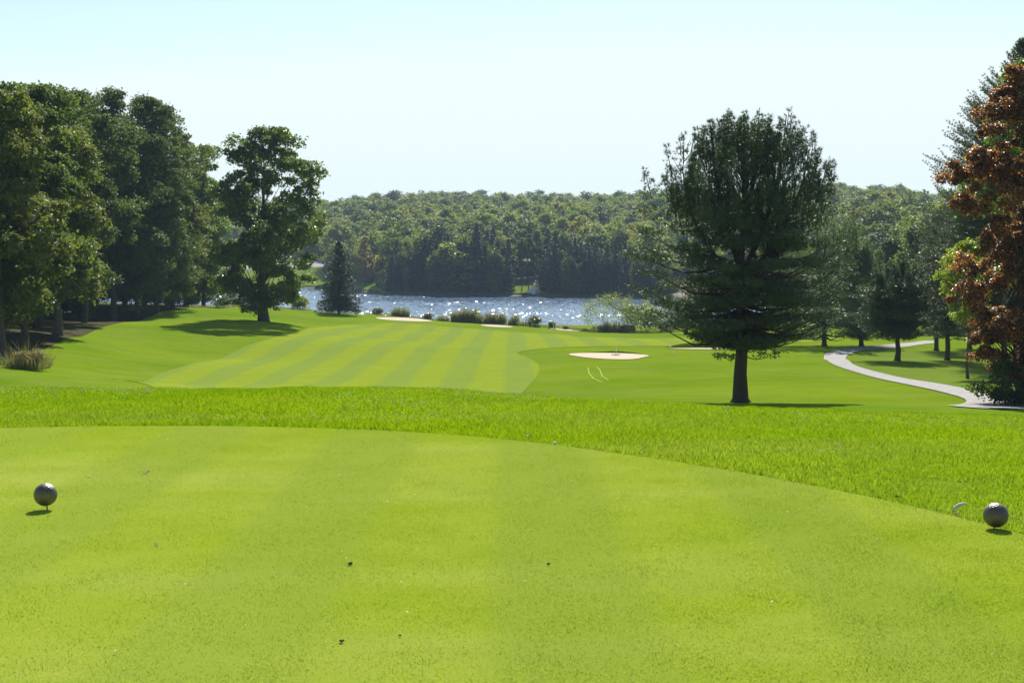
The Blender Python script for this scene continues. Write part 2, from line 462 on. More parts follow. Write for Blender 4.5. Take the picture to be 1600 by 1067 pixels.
# cart path, given by its two edges
PATH_L = [(1512, 629), (1505, 622.5), (1470, 613), (1430, 604.5), (1390, 596), (1340, 583.5), (1310, 574), (1292, 565.5), (1286, 558), (1292, 551.5), (1312, 546), (1345, 542), (1385, 540), (1420, 536), (1450, 532)]
PATH_R = [(1590, 629), (1560, 621), (1520, 610.5), (1480, 602.5), (1430, 594.5), (1375, 583.5), (1345, 575), (1328, 568), (1321, 562), (1322, 557), (1332, 552), (1354, 547), (1390, 545), (1430, 541), (1470, 535.5)]
L = [cast(*p) for p in PATH_L]; R_ = [cast(*p) for p in PATH_R]
L0 = [gnd(1478, 30 * K), gnd(1498, 32.5 * K)]; R0 = [gnd(1560, 29 * K), gnd(1640, 31.5 * K), gnd(1620, 33.5 * K)]
pp = [p[:2] for p in (L0 + L + R_[::-1] + R0[::-1])]
sheet('path', smooth_poly(pp, 1), M['path'], 0.05, 0.8)
lawnp = [cast(*p)[:2] for p in [(1330, 569), (1375, 583), (1430, 593.5), (1480, 601.5), (1520, 609.5), (1575, 622), (1700, 640), (1750, 600), (1650, 565), (1560, 552), (1480, 549), (1400, 549), (1345, 552), (1328, 558)]]
sheet('lawn', smooth_poly(lawnp, 1), M['lawn'], 0.02, 1.5)
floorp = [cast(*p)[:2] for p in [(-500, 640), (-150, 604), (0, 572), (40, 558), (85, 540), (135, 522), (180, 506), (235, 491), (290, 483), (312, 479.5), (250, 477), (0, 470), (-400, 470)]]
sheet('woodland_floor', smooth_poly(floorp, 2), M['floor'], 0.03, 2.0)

# sand bunkers with a raised turf lip along the far edge
BUNK = [
    ('bunker', [(582, 497.5), (600, 496), (640, 497), (665, 499.5), (680, 502.5), (655, 503), (610, 501)]),
    ('bunker', [(748, 508), (765, 507.5), (790, 509), (806, 511.5), (785, 512), (760, 510.5)]),
    ('bunker', [(855, 513), (872, 512.5), (895, 514), (916, 517), (895, 518), (868, 515.5)]),
    ('bunker', [(884, 554.5), (900, 552.5), (935, 552), (970, 552.5), (998, 554), (1018, 557), (1004, 559), (996, 561.5), (976, 562.5), (940, 561.5), (905, 558.5)]),
    ('bunker', [(1035, 544.8), (1080, 543.8), (1140, 544.2), (1185, 545.2), (1160, 546.4), (1110, 546.5), (1060, 546)]),
]
for bi, (nm, P) in enumerate(BUNK):
    W = smooth_poly([cast(*p)[:2] for p in P], 2)
    sheet(nm, W, M['sand'], 0.055, 0.6)
    W = np.array(W); c = W.mean(0)
    far = W[np.argsort(W[:, 0])]; far = far[[k for k in range(len(far)) if far[k][1] > np.interp(far[k][0], [W[:, 0].min(), W[:, 0].max()], [W[np.argmin(W[:, 0]), 1], W[np.argmax(W[:, 0]), 1]])]]
    hgt = [0.10, 0.1, 0.1, 0.24, 0.55][bi]
    m = MB(); n = len(far); s = np.linspace(0, 1, n); hh = hgt * np.sin(math.pi * np.clip(s * (0.92 if bi < 3 else 1) + 0.02, 0, 1)) ** 0.6
    if bi == 3: hh *= np.interp(s, [0, 0.35, 0.6, 1], [0.15, 0.3, 1, 0.8])
    rows = []
    for off, f in ((-0.02, 0.0), (0.02, 0.95), (0.35, 1.0), (1.2, 0.6), (2.8, 0.12), (3.6, -0.2)):
        y = far[:, 1] + off; z = H(far[:, 0], y) + 0.03 + hh * f
        rows.append(np.column_stack([far[:, 0], y, z]))
    V = np.concatenate(rows); i = np.arange(5)[:, None] * n; j = np.arange(n - 1)[None]
    m.add(V, np.stack([i + j, i + j + 1, i + n + j + 1, i + n + j], -1).reshape(-1, 4))
    tag(m.build('bunker_lip', M['rough'], smooth=True), kind='structure')

# faint tyre marks in the rough
TRK = [[(918, 575), (919, 583), (926, 592), (940, 598)], [(932, 574), (937, 580), (940, 589), (950, 595)], [(975, 602), (950, 603), (938, 607)], [(1094, 560), (1103, 558.5)], [(1234, 561), (1241, 556)], [(1250, 561.5), (1257, 556.5)], [(975, 543.6), (1005, 544.6)]]
for T in TRK:
    A = np.array([cast(*p)[:2] for p in T]); B = A + np.array([0.10, 0.16])
    sheet('tyre_mark', list(A) + list(B[::-1]), M['track'], 0.024, 0.5)

# ------------------------------------------------------------------ lake and far hills
t = NT('lake_water')
p = t.pbr((0.05, 0.09, 0.15), 0.12, 0.5); p.inputs['IOR'].default_value = 1.33
M['water'] = t.done(p.outputs[0])
wx = np.arange(-225, 262, 0.62); wy = np.concatenate([np.arange(285, 440, 0.62), np.arange(440, 600, 0.8), np.arange(600, 760, 1.6)])
WX, WY = np.meshgrid(wx, wy)
wr = np.random.default_rng(77)
WX = WX + wr.uniform(-.2, .2, WX.shape); WY = WY + wr.uniform(-.2, .2, WX.shape)
gust = np.clip(0.9 + 0.25 * wob(WX, WY * 2.5, 61, 0.03), 0.45, 1.3) * np.interp(WX / WY * F + 800, [450, 700, 950, 1100], [1.12, 1.08, .9, .8])
WZ = LAKE + gust * (0.040 * wob(WX, WY, 62, 2.6, 14) + 0.055 * wob(WX, WY * 1.3, 63, 1.1, 10) + 0.034 * wr.normal(size=WX.shape))
n = len(wx); mb = MB()
i = np.arange(len(wy) - 1)[:, None] * n; j = np.arange(n - 1)[None]
mb.add(np.stack([WX, WY, WZ], -1).reshape(-1, 3), np.stack([i + j, i + j + 1, i + n + j + 1, i + n + j], -1).reshape(-1, 4))
lo = LAKE - 0.15
mb.add([(-1200, 150, lo), (1200, 150, lo), (1200, 1400, lo), (-1200, 1400, lo)], [(0, 1, 2, 3)])
tag(mb.build('water', M['water']), kind='structure')

SH = ([-600, 300, 440, 520, 560, 600, 700, 800, 900, 1000, 1200, 1300, 1450, 1600, 2200], [330, 300, 290, 285, 262, 250, 243, 240, 235, 230, 222, 200, 150, 120, 100])
TOPY = ([-600, 400, 510, 560, 640, 800, 900, 1000, 1080, 1200, 1290, 1400, 1460, 1600, 2200], [310, 312, 309, 305, 301, 299, 300, 298, 296, 292, 289, 297, 303, 305, 305])
def shore(px): return np.interp(px, SH[0], SH[1]) * K
CR = 715.0 * G
def hill_h(x, y):
    px = np.asarray(x) / np.maximum(y, 1) * F + 800
    s = shore(px) + 4 * wob(x, 0 * x, 11, 0.06)
    crest = (HOR - np.interp(px, TOPY[0], TOPY[1])) / F * CR - 24.0
    t_ = (y - s) / (CR - s)
    base = LAKE - EYE + 0.9
    up = base + (crest - base) * (1 - np.clip(1 - t_, 0, 1) ** 1.35)
    up = up + 1.3 * wob(x, y, 13, 0.03) * np.clip(t_ * 6, 0, 1)
    up = np.where(t_ > 1, up - (y - CR) * 0.16, up)
    return EYE + np.where(t_ < 0, base + np.maximum((y - s) * 0.35, -6), up)
uu = np.linspace(-1100, 2300, 240); dd = np.concatenate([np.linspace(-16, 10, 14), np.linspace(14, 1150, 110)])
U, DD = np.meshgrid(uu, dd); Yh = shore(U) + DD; Xh = (U - 800) / F * Yh
mb = MB(); n = len(uu)
i = np.arange(len(dd) - 1)[:, None] * n; j = np.arange(n - 1)[None]
mb.add(np.stack([Xh, Yh, hill_h(Xh, Yh)], -1).reshape(-1, 3), np.stack([i + j, i + j + 1, i + n + j + 1, i + n + j], -1).reshape(-1, 4))
tag(mb.build('hills', M['hill'], smooth=True), kind='structure')

# open bank and road across the lake (left) and the sunny clearing by the cabin
def hat(px, D): x = (px - 800) / F * D; return np.array([x, D, float(hill_h(x, D))])
sheet('far_bank', [hat(a, b * K)[:2] for a, b in [(250, 300.5), (440, 291), (517, 286), (519, 300), (519, 326), (250, 330)]], M['lawn'], 0.3, 8, hf=hill_h)
sheet('road', [hat(a, b * K)[:2] for a, b in [(250, 330), (519, 326), (519, 336), (250, 341)]], M['path'], 0.5, 8, hf=hill_h)
sheet('clearing', [hat(a, b * K)[:2] for a, b in [(782, 241), (858, 238.5), (856, 248), (846, 253), (800, 255), (780, 250)]], M['lawn'], 0.25, 4, hf=hill_h)
sheet('clearing', [hat(a, b * K)[:2] for a, b in [(556, 264), (596, 252), (598, 262), (566, 272)]], M['lawn'], 0.25, 4, hf=hill_h)

# ------------------------------------------------------------------ tree builders
def prof_r(prof, h, az):
    a = np.array(prof); rl = np.interp(h, a[:, 0], a[:, 1]); rr_ = np.interp(h, a[:, 0], a[:, 2])
    k = 0.5 + 0.5 * np.cos(az)
    return rl * (1 - k) + rr_ * k

def trunk_path(Ht, rg, sway, n=9):
    z = np.linspace(0, Ht, n); s = np.cumsum(rg.normal(0, sway, (n, 2)), 0); s[0] = 0
    s -= (s[-1] * 0.7) * (z / Ht)[:, None]
    return np.column_stack([s, z])

def broadleaf(seed, Ht, prof, lobes, lobe_r, per, leaf, tr=0.35, sides=8, bark_top=0.8, up=0.5, limbs=True, fill=0.45, tail=0.25, boughs=0, bough_r=1.6):
    """prof: (height fraction, radius left, radius right) in metres"""
    rg = np.random.default_rng(seed)
    tb = MB(); cb = MB()
    P = trunk_path(Ht * bark_top, rg, 0.10 * Ht / 20)
    R = tr * (1 - 0.85 * np.linspace(0, 1, len(P)) ** 0.9); R[0] *= 1.35
    P = np.concatenate([[P[0] - [0, 0, 0.4]], P]); R = np.concatenate([[R[0] * 1.15], R])
    tube(tb, P, R, sides)
    h0 = prof[0][0]
    hs = rg.uniform(h0, 1.0, lobes * 3)
    rmax = max(max(p[1], p[2]) for p in prof)
    az = rg.uniform(0, 2 * math.pi, len(hs))
    keep = rg.uniform(0, rmax, len(hs)) < (prof_r(prof, hs, az) + 0.3 * rmax)
    hs = hs[keep][:lobes]; az = az[keep][:lobes]
    Rr = prof_r(prof, hs, az) * rg.uniform(0.78, 1.12, len(hs))
    lr = lobe_r * rg.uniform(0.65, 1.3, len(hs))
    rad = np.maximum(Rr * rg.uniform(0, 1, len(hs)) ** fill - lr * 0.55, 0)
    C = np.column_stack([rad * np.cos(az), rad * np.sin(az), np.minimum(hs * Ht, Ht - lr * 0.6)])
    if boughs:
        zo = np.argsort(C[:, 2]); B = C[zo[np.linspace(0, len(C) - 1, boughs).astype(int)]].copy(); bi = rg.integers(0, len(B), len(C))
        br = bough_r * rg.uniform(.7, 1.35, len(B))
        Dv = norm(rg.normal(size=(len(C), 3)) + [0, 0, .25]) * (br[bi] * rg.uniform(.35, 1, len(C)) ** .5)[:, None] * [1.1, 1.1, .75]
        hub = B.copy(); hub[:, :2] *= 0.88
        C = hub[bi] + Dv
        C[:, 2] = np.clip(C[:, 2], Ht * h0 * .9, Ht - lr * .5)
    if limbs:
        if boughs:
            for c, hh_ in zip(C, hub[bi]): tube(tb, [hh_, (hh_ + c) / 2 + rg.normal(0, .06, 3), c], [0.035, 0.02, 0.008], 4, cap=False)
        for c, r in zip(hub if boughs else C, br if boughs else lr):
            d = math.hypot(c[0], c[1]); zb = max(Ht * h0 * 0.75, c[2] - d * 0.9 - 0.5 * r); zb = min(zb, Ht * bark_top * 0.97)
            b = np.array([np.interp(zb, P[:, 2], P[:, 0]), np.interp(zb, P[:, 2], P[:, 1]), zb])
            m1 = b + (c - b) * 0.5 + np.array([0, 0, -0.06 * d]) + rg.normal(0, 0.12, 3)
            r0 = max(0.03, tr * 0.24 * (1 - zb / Ht)) * rg.uniform(0.7, 1.2)
            tube(tb, [b, m1, c], [r0, r0 * 0.6, r0 * 0.2], 5, cap=False)
    n = len(C) * per
    idx = np.repeat(np.arange(len(C)), per)
    D = norm(rg.normal(size=(n, 3)) + np.array([0, 0, 0.35]))
    rad = rg.uniform(0.25, 1.0, n) ** 0.45 * (1 + 0.22 * wob(D[:, 0] * 3 + idx * 1.7, D[:, 2] * 3 + idx, seed, 1.5, 5))
    rad = np.where(rg.uniform(0, 1, n) < tail, rad * rg.uniform(1.0, 1.55, n), rad)
    pos = C[idx] + D * (lr[idx] * rad)[:, None] * np.array([1.05, 1.05, 0.72])
    N = norm(D * 0.5 + np.array([0, 0, up]) + rg.normal(size=(n, 3)) * 0.55)
    cards(cb, pos, N, leaf * rg.uniform(0.6, 1.25, n), rg)
    return tb, cb

def needles(mb, P, D, ln, w, per, spread, rg):
    n = len(P) * per; P = np.repeat(P, per, 0); D = np.repeat(D, per, 0)
    d = norm(D + rg.normal(size=(n, 3)) * spread); s = norm(np.cross(d, rg.normal(size=(n, 3))))
    L = ln * rg.uniform(0.6, 1.15, n)[:, None]
    V = np.stack([P - s * w, P + s * w, P + d * L + s * w * 0.3], 1)
    mb.add(V.reshape(-1, 3), None, np.arange(n * 3).reshape(n, 3))

def conifer(seed, Ht, prof, nbr, tr, elev=(0.0, 0.7), bare=0.35, subs=9, sublen=0.3, tuft=0.25, ln=0.25, w=0.016, per=10, spread=0.6,
            curve=0.25, sides=8, sway=0.05, thick=1.0, leaders=None, jitter=(0.72, 1.02), limb=True, extra=None, hpow=1.0, top=0.985, epow=1.0, layers=0, flare=1.3, plume=0.0):
    """prof: (tip height fraction, radius left, radius right); elev: branch angle at the bottom and the top"""
    rg = np.random.default_rng(seed)
    tb = MB(); cb = MB()
    P = trunk_path(Ht * top, rg, sway, 11)
    R = tr * (1 - 0.93 * np.linspace(0, 1, len(P)) ** 0.85); R[0] *= flare
    P = np.concatenate([[P[0] - [0, 0, 0.4]], P[:1], [P[0] * .8 + P[1] * .2], P[1:]]); R = np.concatenate([[R[0] * 1.1], R[:1], [R[1] * 1.08], R[1:]])
    tube(tb, P, R, sides)
    h0 = prof[0][0]; TP = []; TD = []
    specs = []
    for k in range(nbr):
        ht = h0 + (1 - h0) * ((k + rg.uniform(0, 1)) / nbr) ** hpow; az = k * 2.399 + rg.normal(0, 0.35)
        if layers:
            la = (ht - h0) / (1 - h0); q_ = (np.floor(la * layers) + .5) / layers + .25 / layers * math.sin(az * 2 + math.floor(la * layers) * 1.9)
            if la < .72: ht = h0 + (1 - h0) * (q_ + rg.normal(0, .10) / layers)
            cl = 0.86 + 0.24 * math.sin(az * 3 + math.floor(la * layers) * 2.3) * math.cos(la * 19 + az)
        else: cl = 1.0
        specs.append((ht, az, cl * float(prof_r(prof, ht, az)) * rg.uniform(*jitter)))
    if extra: specs += extra
    for ht, az, Lr in specs:
        e = elev[0] + (elev[1] - elev[0]) * max(0, (ht - h0) / (1 - h0)) ** epow + rg.normal(0, 0.08)
        zt = ht * Ht; zb = zt - Lr * math.tan(e); zb = min(max(zb, h0 * Ht * 0.9), Ht * 0.97)
        b = np.array([np.interp(zb, P[:, 2], P[:, 0]), np.interp(zb, P[:, 2], P[:, 1]), zb])
        tip = np.array([Lr * math.cos(az), Lr * math.sin(az), zt])
        n = 7; s = np.linspace(0, 1, n)[:, None]
        path = b + (tip - b) * s + np.array([0, 0, -1.0]) * (curve * Lr * (s * (1 - s)))
        path[1:-1] += rg.normal(0, 0.03 * Lr, (n - 2, 3))
        r0 = max(0.012, 0.016 * Lr * thick + 0.012)
        if limb: tube(tb, path, r0 * (1 - 0.85 * s[:, 0]), 5, cap=False)
        dirs = norm(np.gradient(path, axis=0))
        side = norm(np.cross([0, 0, 1.0], [math.cos(az), math.sin(az), 0.0]))
        ns = max(2, int(subs * (0.4 + 0.6 * min(1, Lr / 3))))
        for q in range(ns):
            f = bare + (1 - bare) * (q + rg.uniform(0, 1)) / ns
            o = np.array([np.interp(f, s[:, 0], path[:, c]) for c in range(3)]); d0 = np.array([np.interp(f, s[:, 0], dirs[:, c]) for c in range(3)])
            sg = 1 if q % 2 else -1
            ll = Lr * sublen * (1.15 - 0.6 * f) * rg.uniform(0.6, 1.2) + 0.15
            dd_ = norm(d0 * rg.uniform(0.6, 1.0) + side * sg * rg.uniform(0.5, 1.0) + np.array([0, 0, rg.normal(0.06, 0.12) + plume * max(0, (ht - h0) / (1 - h0) - .25)]))
            m = max(2, int(ll / tuft)); tt = (np.arange(m) + 0.6) / m
            pts = o + dd_ * (ll * tt)[:, None] + np.array([0, 0, 1.0]) * (0.12 * ll * tt ** 2 * (1 if elev[0] > -0.1 else -1.2))[:, None]
            TP.append(pts); TD.append(np.repeat(norm(dd_ + np.array([0, 0, 0.35 if elev[0] > -0.1 else -0.2]))[None], m, 0))
        m = max(2, int(Lr * (1 - bare) / tuft)); f = np.linspace(bare, 1, m)
        TP.append(np.column_stack([np.interp(f, s[:, 0], path[:, c]) for c in range(3)]))
        TD.append(np.column_stack([np.interp(f, s[:, 0], dirs[:, c]) for c in range(3)]))
    TP = np.concatenate(TP); TD = norm(np.concatenate(TD))
    needles(cb, TP, TD, ln, w, per, spread, rg)
    return tb, cb

def pads_pine(seed, Ht, prof, n, tr, pad=1.0, tufts=55, ln=0.22, w=0.013, per=13, leaders=(), flare=1.5, fork=0, sides=12, hi=0.55, extra=()):
    """white pine: needle pads carried on spreading limbs, upright plumes in the top"""
    rg = np.random.default_rng(seed); tb = MB(); cb = MB()
    P = trunk_path(Ht * .97, rg, 0.07, 11)
    R = tr * (1 - 0.93 * np.linspace(0, 1, len(P)) ** 0.85)
    P2 = np.concatenate([[P[0] - [0, 0, .4]], P[:1], [P[0] * .85 + P[1] * .15], P[1:]]); R2 = np.concatenate([[R[0] * flare * 1.1], [R[0] * flare], [R[0] * 1.1], R[1:]])
    tube(tb, P2, R2, sides)
    stems = [P]
    for (fx, fy, f0, f1) in leaders:
        z0, z1 = f0 * Ht, f1 * Ht; b = np.array([np.interp(z0, P[:, 2], P[:, 0]), np.interp(z0, P[:, 2], P[:, 1]), z0])
        s_ = np.linspace(0, 1, 6)[:, None]; q = b + (np.array([fx, fy, z1]) - b) * s_; q[:, :2] += (np.array([fx, fy]) - b[:2]) * (np.sin(s_ * math.pi) * .22)
        tube(tb, q, tr * .42 * (1 - .85 * s_[:, 0]), 7, cap=False); stems.append(q)
    h0 = prof[0][0]; rmax = max(max(p[1], p[2]) for p in prof)
    hs = h0 + (1 - h0) * (np.arange(n * 3) * 0.6180339 % 1); az = rg.uniform(0, 2 * math.pi, n * 3)
    kp = rg.uniform(0, rmax, n * 3) < prof_r(prof, hs, az) + .25 * rmax
    hs, az = hs[kp][:n], az[kp][:n]; n = len(hs)
    nl = 13; la = (hs - h0) / (1 - h0); lay = np.floor(la * nl)
    low = la < hi
    hs = np.where(low, h0 + (1 - h0) * ((lay + .5 + .28 * np.sin(az * 2 + lay * 2.1) + rg.normal(0, .12, n)) / nl), hs)
    u = rg.uniform(0, 1, n) ** .5
    Rr = prof_r(prof, hs, az) * (.9 + .16 * np.sin(az * 3 + lay * 2.3))
    Rr = np.maximum(Rr - .42 * pad, .1) * np.where(rg.uniform(0, 1, n) < .15, 1.15, .97)
    C = np.column_stack([Rr * u * np.cos(az), Rr * u * np.sin(az), hs * Ht])
    if len(extra): C = np.concatenate([C, np.array(extra)]); la = np.append(la, [(e[2] / Ht - h0) / (1 - h0) for e in extra]); n = len(C); u = np.append(u, np.ones(len(extra)))
    C[:, 2] = np.minimum(C[:, 2], Ht - pad * (.72 + .8 * rg.uniform(0, 1, n) + .3 * np.hypot(C[:, 0] - .1, C[:, 1])))
    C[:, 2] -= np.where(la > hi, .9 * pad * np.abs(np.sin(np.arctan2(C[:, 1], C[:, 0]) * 2.5 + 1)) * np.clip(u * 1.5, 0, 1) * rg.uniform(0, 1, n), 0)
    tips = [(fx, fy, f1 * Ht - dz) for fx, fy, f0, f1 in leaders for dz in (.1, .6, 1.2, 1.9)]
    if tips: C = np.concatenate([C, np.array(tips)]); la = np.append(la, np.ones(len(tips))); u = np.append(u, np.ones(len(tips)))
    u_out = lambda c: 1.0
    TP = []; TD = []
    for c, a_, uu_ in zip(C, la, u):
        up = min(1, max(0, (a_ - hi + .2) / .45)); k = rg.uniform(.75, 1.3) * pad
        rx = (1.05 - .70 * up) * k; rz = (.26 + .46 * up) * k; fat = 1 - .45 * up
        best = None
        for q in stems:
            d = math.hypot(*(c[:2] - [np.interp(c[2], q[:, 2], q[:, 0]), np.interp(c[2], q[:, 2], q[:, 1])])); 
            if q[0, 2] > c[2] - d * .4: continue
            if best is None or d < best[0]: best = (d, q)
        d, q = best if best else (math.hypot(c[0], c[1]), P)
        e = .12 + .85 * up; zb = max(min(c[2] - d * math.tan(e), Ht * .95), h0 * Ht * .9, q[0, 2])
        b = np.array([np.interp(zb, q[:, 2], q[:, 0]), np.interp(zb, q[:, 2], q[:, 1]), zb])
        s_ = np.linspace(0, 1, 5)[:, None]; pa = b + (c - b) * s_ + np.array([0, 0, -1.]) * (.16 * d * np.sin(s_ * math.pi)) + rg.normal(0, .03 * d, (5, 3)) * np.sin(s_ * math.pi)
        tube(tb, pa, (.015 + .017 * d) * (1 - .8 * s_[:, 0]), 5, cap=False)
        o = c - b; o[2] = 0; o = o / max(np.linalg.norm(o), .05)
        m = int(tufts * fat * k * k / pad ** 2 * rg.uniform(.7, 1.2))
        v = rg.normal(size=(m, 3)); v = norm(v) * rg.uniform(.2, 1, (m, 1)) ** .5
        along = v[:, :1] * rx * 1.25; side = np.array([-o[1], o[0], 0])
        p = c + o * along + side * v[:, 1:2] * rx * .8 + np.array([0, 0, 1.]) * (v[:, 2:] * rz + np.maximum(along, 0) * (.18 + .3 * up))
        if up > .35:      # upright plume
            tt = rg.uniform(0, 1, m) ** .8; L_ = (1.1 + .9 * up) * k * rg.uniform(.7, 1.25); a2 = rg.uniform(0, 6.283, m)
            r2 = (.40 * k * (1 - tt) ** .7 + .05) * rg.uniform(.3, 1, m) ** .5 * (1 + .35 * np.sin(tt * 14))
            ax = o * .25 * u_out(c)
            p = c + np.column_stack([r2 * np.cos(a2), r2 * np.sin(a2), (tt - .62) * L_]) + ax * (tt * L_)[:, None]
            TP.append(p); TD.append(norm(np.column_stack([np.cos(a2) * .6, np.sin(a2) * .6, np.full(m, .9)]) + rg.normal(size=(m, 3)) * .25))
            tube(tb, [c + ax * 0 + [0, 0, -.6 * L_], c + ax * L_ * .95 + [0, 0, .33 * L_]], [.03, .01], 4, cap=False)
            continue
        TP.append(p); TD.append(norm(o * .55 + np.array([0, 0, .6 + .7 * up]) + side * v[:, 1:2] * .6 + rg.normal(size=(m, 3)) * .35))
    needles(cb, np.concatenate(TP), np.concatenate(TD), ln, w, per, .75, rg)
    return tb, cb

def place(name, mbs, loc, bark, leafm, label, cat='tree', group=None, rz=0.0):
    o = empty(name, loc, rz); tag(o, label, cat, group)
    mbs[0].build('trunk', bark, o, smooth=True)
    mbs[1].build('crown', leafm, o)
    return o

# profile in photo pixels -> metres:  rows (y, left, right) with axis px, base row, distance
def pxprof(axis, base, top, D, rows):
    s = D / F; Ht = (base - top) * s
    return Ht, sorted([((base - y) / (base - top), max(0.05, (axis - l) * s), max(0.05, (r - axis) * s)) for y, l, r in rows])

# leaf materials
M['l_oak'] = leaf_mat('oak_leaves', (0.055, 0.085, 0.018), (0.085, 0.115, 0.028), 0.42, 0.035, 0.55)
M['l_oak2'] = leaf_mat('olive_oak_leaves', (0.075, 0.095, 0.022), (0.11, 0.125, 0.032), 0.42, 0.035, 0.55)
M['l_oak3'] = leaf_mat('dark_oak_leaves', (0.045, 0.070, 0.022), (0.07, 0.095, 0.03), 0.42, 0.035, 0.55)
M['l_solo'] = leaf_mat('maple_leaves', (0.06, 0.10, 0.014), (0.10, 0.145, 0.02), 0.40, 0.07, 0.4, accent=(0.20, 0.18, 0.02), accent_p=0.03)
M['l_lime'] = leaf_mat('lime_leaves', (0.14, 0.19, 0.018), (0.20, 0.235, 0.02), 0.42, 0.05, 0.4, accent=(0.36, 0.30, 0.03), accent_p=0.05)
M['l_green'] = leaf_mat('green_leaves', (0.08, 0.13, 0.016), (0.12, 0.17, 0.022), 0.42, 0.06, 0.4)
M['l_copper'] = leaf_mat('copper_leaves', (0.045, 0.020, 0.014), (0.13, 0.055, 0.018), 0.42, 0.12, 0.40, accent=(0.36, 0.13, 0.018), accent_p=0.28, tboost=2.0)
M['l_pine'] = leaf_mat('pine_needles', (0.034, 0.056, 0.032), (0.064, 0.092, 0.054), 0.2, 0.10, 0.45)
M['l_pine2'] = leaf_mat('light_pine_needles', (0.075, 0.125, 0.05), (0.13, 0.18, 0.085), 0.28, 0.10, 0.45)
M['l_hem'] = leaf_mat('hemlock_needles', (0.045, 0.065, 0.04), (0.085, 0.10, 0.07), 0.22, 0.10, 0.45)
M['l_spruce'] = leaf_mat('spruce_needles', (0.032, 0.052, 0.042), (0.055, 0.085, 0.07), 0.12, 0.08, 0.5)
M['l_will'] = leaf_mat('willow_leaves', (0.13, 0.16, 0.04), (0.19, 0.21, 0.05), 0.4, 0.06, 0.45)
M['l_reed'] = leaf_mat('reed_blades', (0.10, 0.12, 0.045), (0.20, 0.17, 0.09), 0.3, 0.04, 0.5)
M['l_straw'] = leaf_mat('straw_leaves', (0.13, 0.14, 0.05), (0.26, 0.19, 0.12), 0.35, 0.03, 0.5)
M['l_bush'] = leaf_mat('bush_leaves', (0.055, 0.08, 0.025), (0.10, 0.12, 0.04), 0.3, 0.06, 0.45, accent=(0.22, 0.08, 0.04), accent_p=0.12)
M['l_orange'] = leaf_mat('turning_leaves', (0.17, 0.12, 0.025), (0.24, 0.15, 0.03), 0.35, 0.05, 0.45)
HR = [(0.0, (0.78, 0.9, 1.0)), (0.3, (1.0, 1.0, 0.9)), (0.6, (1.15, 1.1, 0.95)), (0.88, (1.3, 1.15, 0.95)), (1.0, (1.5, 1.0, 0.85))]
M['h_leaf'] = leaf_mat('hillside_leaves', (0.11, 0.15, 0.022), (0.155, 0.185, 0.030), 0.36, 0.01, 0.5, obj_rand=HR, nscale=0.2)
M['h_dark'] = leaf_mat('hillside_dark_leaves', (0.065, 0.095, 0.028), (0.095, 0.12, 0.038), 0.3, 0.01, 0.5, obj_rand=HR[:3] + [(1.0, (1.2, 1.1, 0.9))], nscale=0.2)
M['h_con'] = leaf_mat('hillside_needles', (0.028, 0.048, 0.032), (0.05, 0.075, 0.05), 0.15, 0.04, 0.5, nscale=0.2)

# ------------------------------------------------------------------ the solitary maple
D = 84 * K
b = cast(412, 502)
D = b[1]
Ht, pr = pxprof(412, 502, 203, D, [(478, 380, 450), (462, 350, 492), (440, 338, 505), (400, 332, 520), (360, 328, 526), (330, 328, 522), (300, 336, 515), (280, 345, 515), (258, 350, 500), (240, 352, 480), (222, 362, 462), (208, 385, 440), (203, 400, 425)])
place('maple_tree', broadleaf(25, Ht, pr, 460, 0.8, 165, 0.19, 0.60, fill=0.30, tail=.3, boughs=95, bough_r=1.6), b, M['bark_grey'], M['l_solo'], 'solitary round-crowned maple standing on open grass left of the fairway, shading its foot')

# ------------------------------------------------------------------ left wood
# (trunk px, base row, D/K, top row, left px, right px, crown foot row, material, label)
LW = [
    (6, 560, 46, 152, -90, 95, 470, 'l_oak2', 'leftmost oak of the wood, its thin pale trunk at the edge of the picture'),
    (40, 542, 50, 140, -50, 125, 455, 'l_oak', 'oak with a slim trunk beside the leftmost oak at the wood edge'),
    (90, 524, 55, 205, 10, 172, 430, 'l_oak2', 'low broad olive oak bulging out of the front of the wood'),
    (62, 512, 66, 143, -30, 150, 420, 'l_oak', 'tall oak behind the low olive oak, among the first to break the skyline'),
    (132, 505, 72, 150, 55, 215, 420, 'l_oak3', 'dark tall oak in the middle of the wood left of the twin-crowned oak'),
    (178, 500, 74, 144, 100, 265, 420, 'l_oak3', 'tallest dark oak at the middle of the left wood, thick trunk in shade'),
    (214, 492, 80, 158, 140, 300, 425, 'l_oak3', 'dark oak just right of the tallest oak of the left wood'),
    (246, 488, 88, 178, 180, 318, 430, 'l_oak', 'oak on the right shoulder of the wood where the skyline drops'),
    (270, 482, 95, 212, 220, 335, 430, 'l_oak2', 'oak whose trunk stands at the last corner of the woodland floor'),
    (318, 480, 106, 232, 285, 362, 440, 'l_green', 'light green tree filling the gap between the wood and the solitary maple'),
    (346, 478, 117, 262, 315, 385, 445, 'l_oak', 'small tree half hidden behind the left side of the solitary maple'),
]
for k, (px, by, Y, ty, l, r, fy, mt, lab) in enumerate(LW):
    b = cast(px, by); D = b[1]
    Ht, pr = pxprof(px, by, ty, D, [(fy + 30, px - (px - l) * .5, px + (r - px) * .5), (fy + 6, px - (px - l) * .85, px + (r - px) * .85), (fy - 70, l, r), ((fy + ty) / 2 - 20, l + 4, r - 2), (ty + 55, px - (px - l) * .95, px + (r - px) * .92), (ty + 20, px - (px - l) * .7, px + (r - px) * .68), (ty, px - 25, px + 25)])
    lr = 1.15 if Y < 60 else 1.35
    place('oak_tree', broadleaf(40 + k, Ht, pr, 230, lr * .72, 150, 0.19, 0.30 + 0.12 * (k in (2, 5)), fill=0.32, tail=.35, boughs=34, bough_r=lr * 1.7), b, M['bark_grey'], M[mt], lab, group='trees of the left wood')
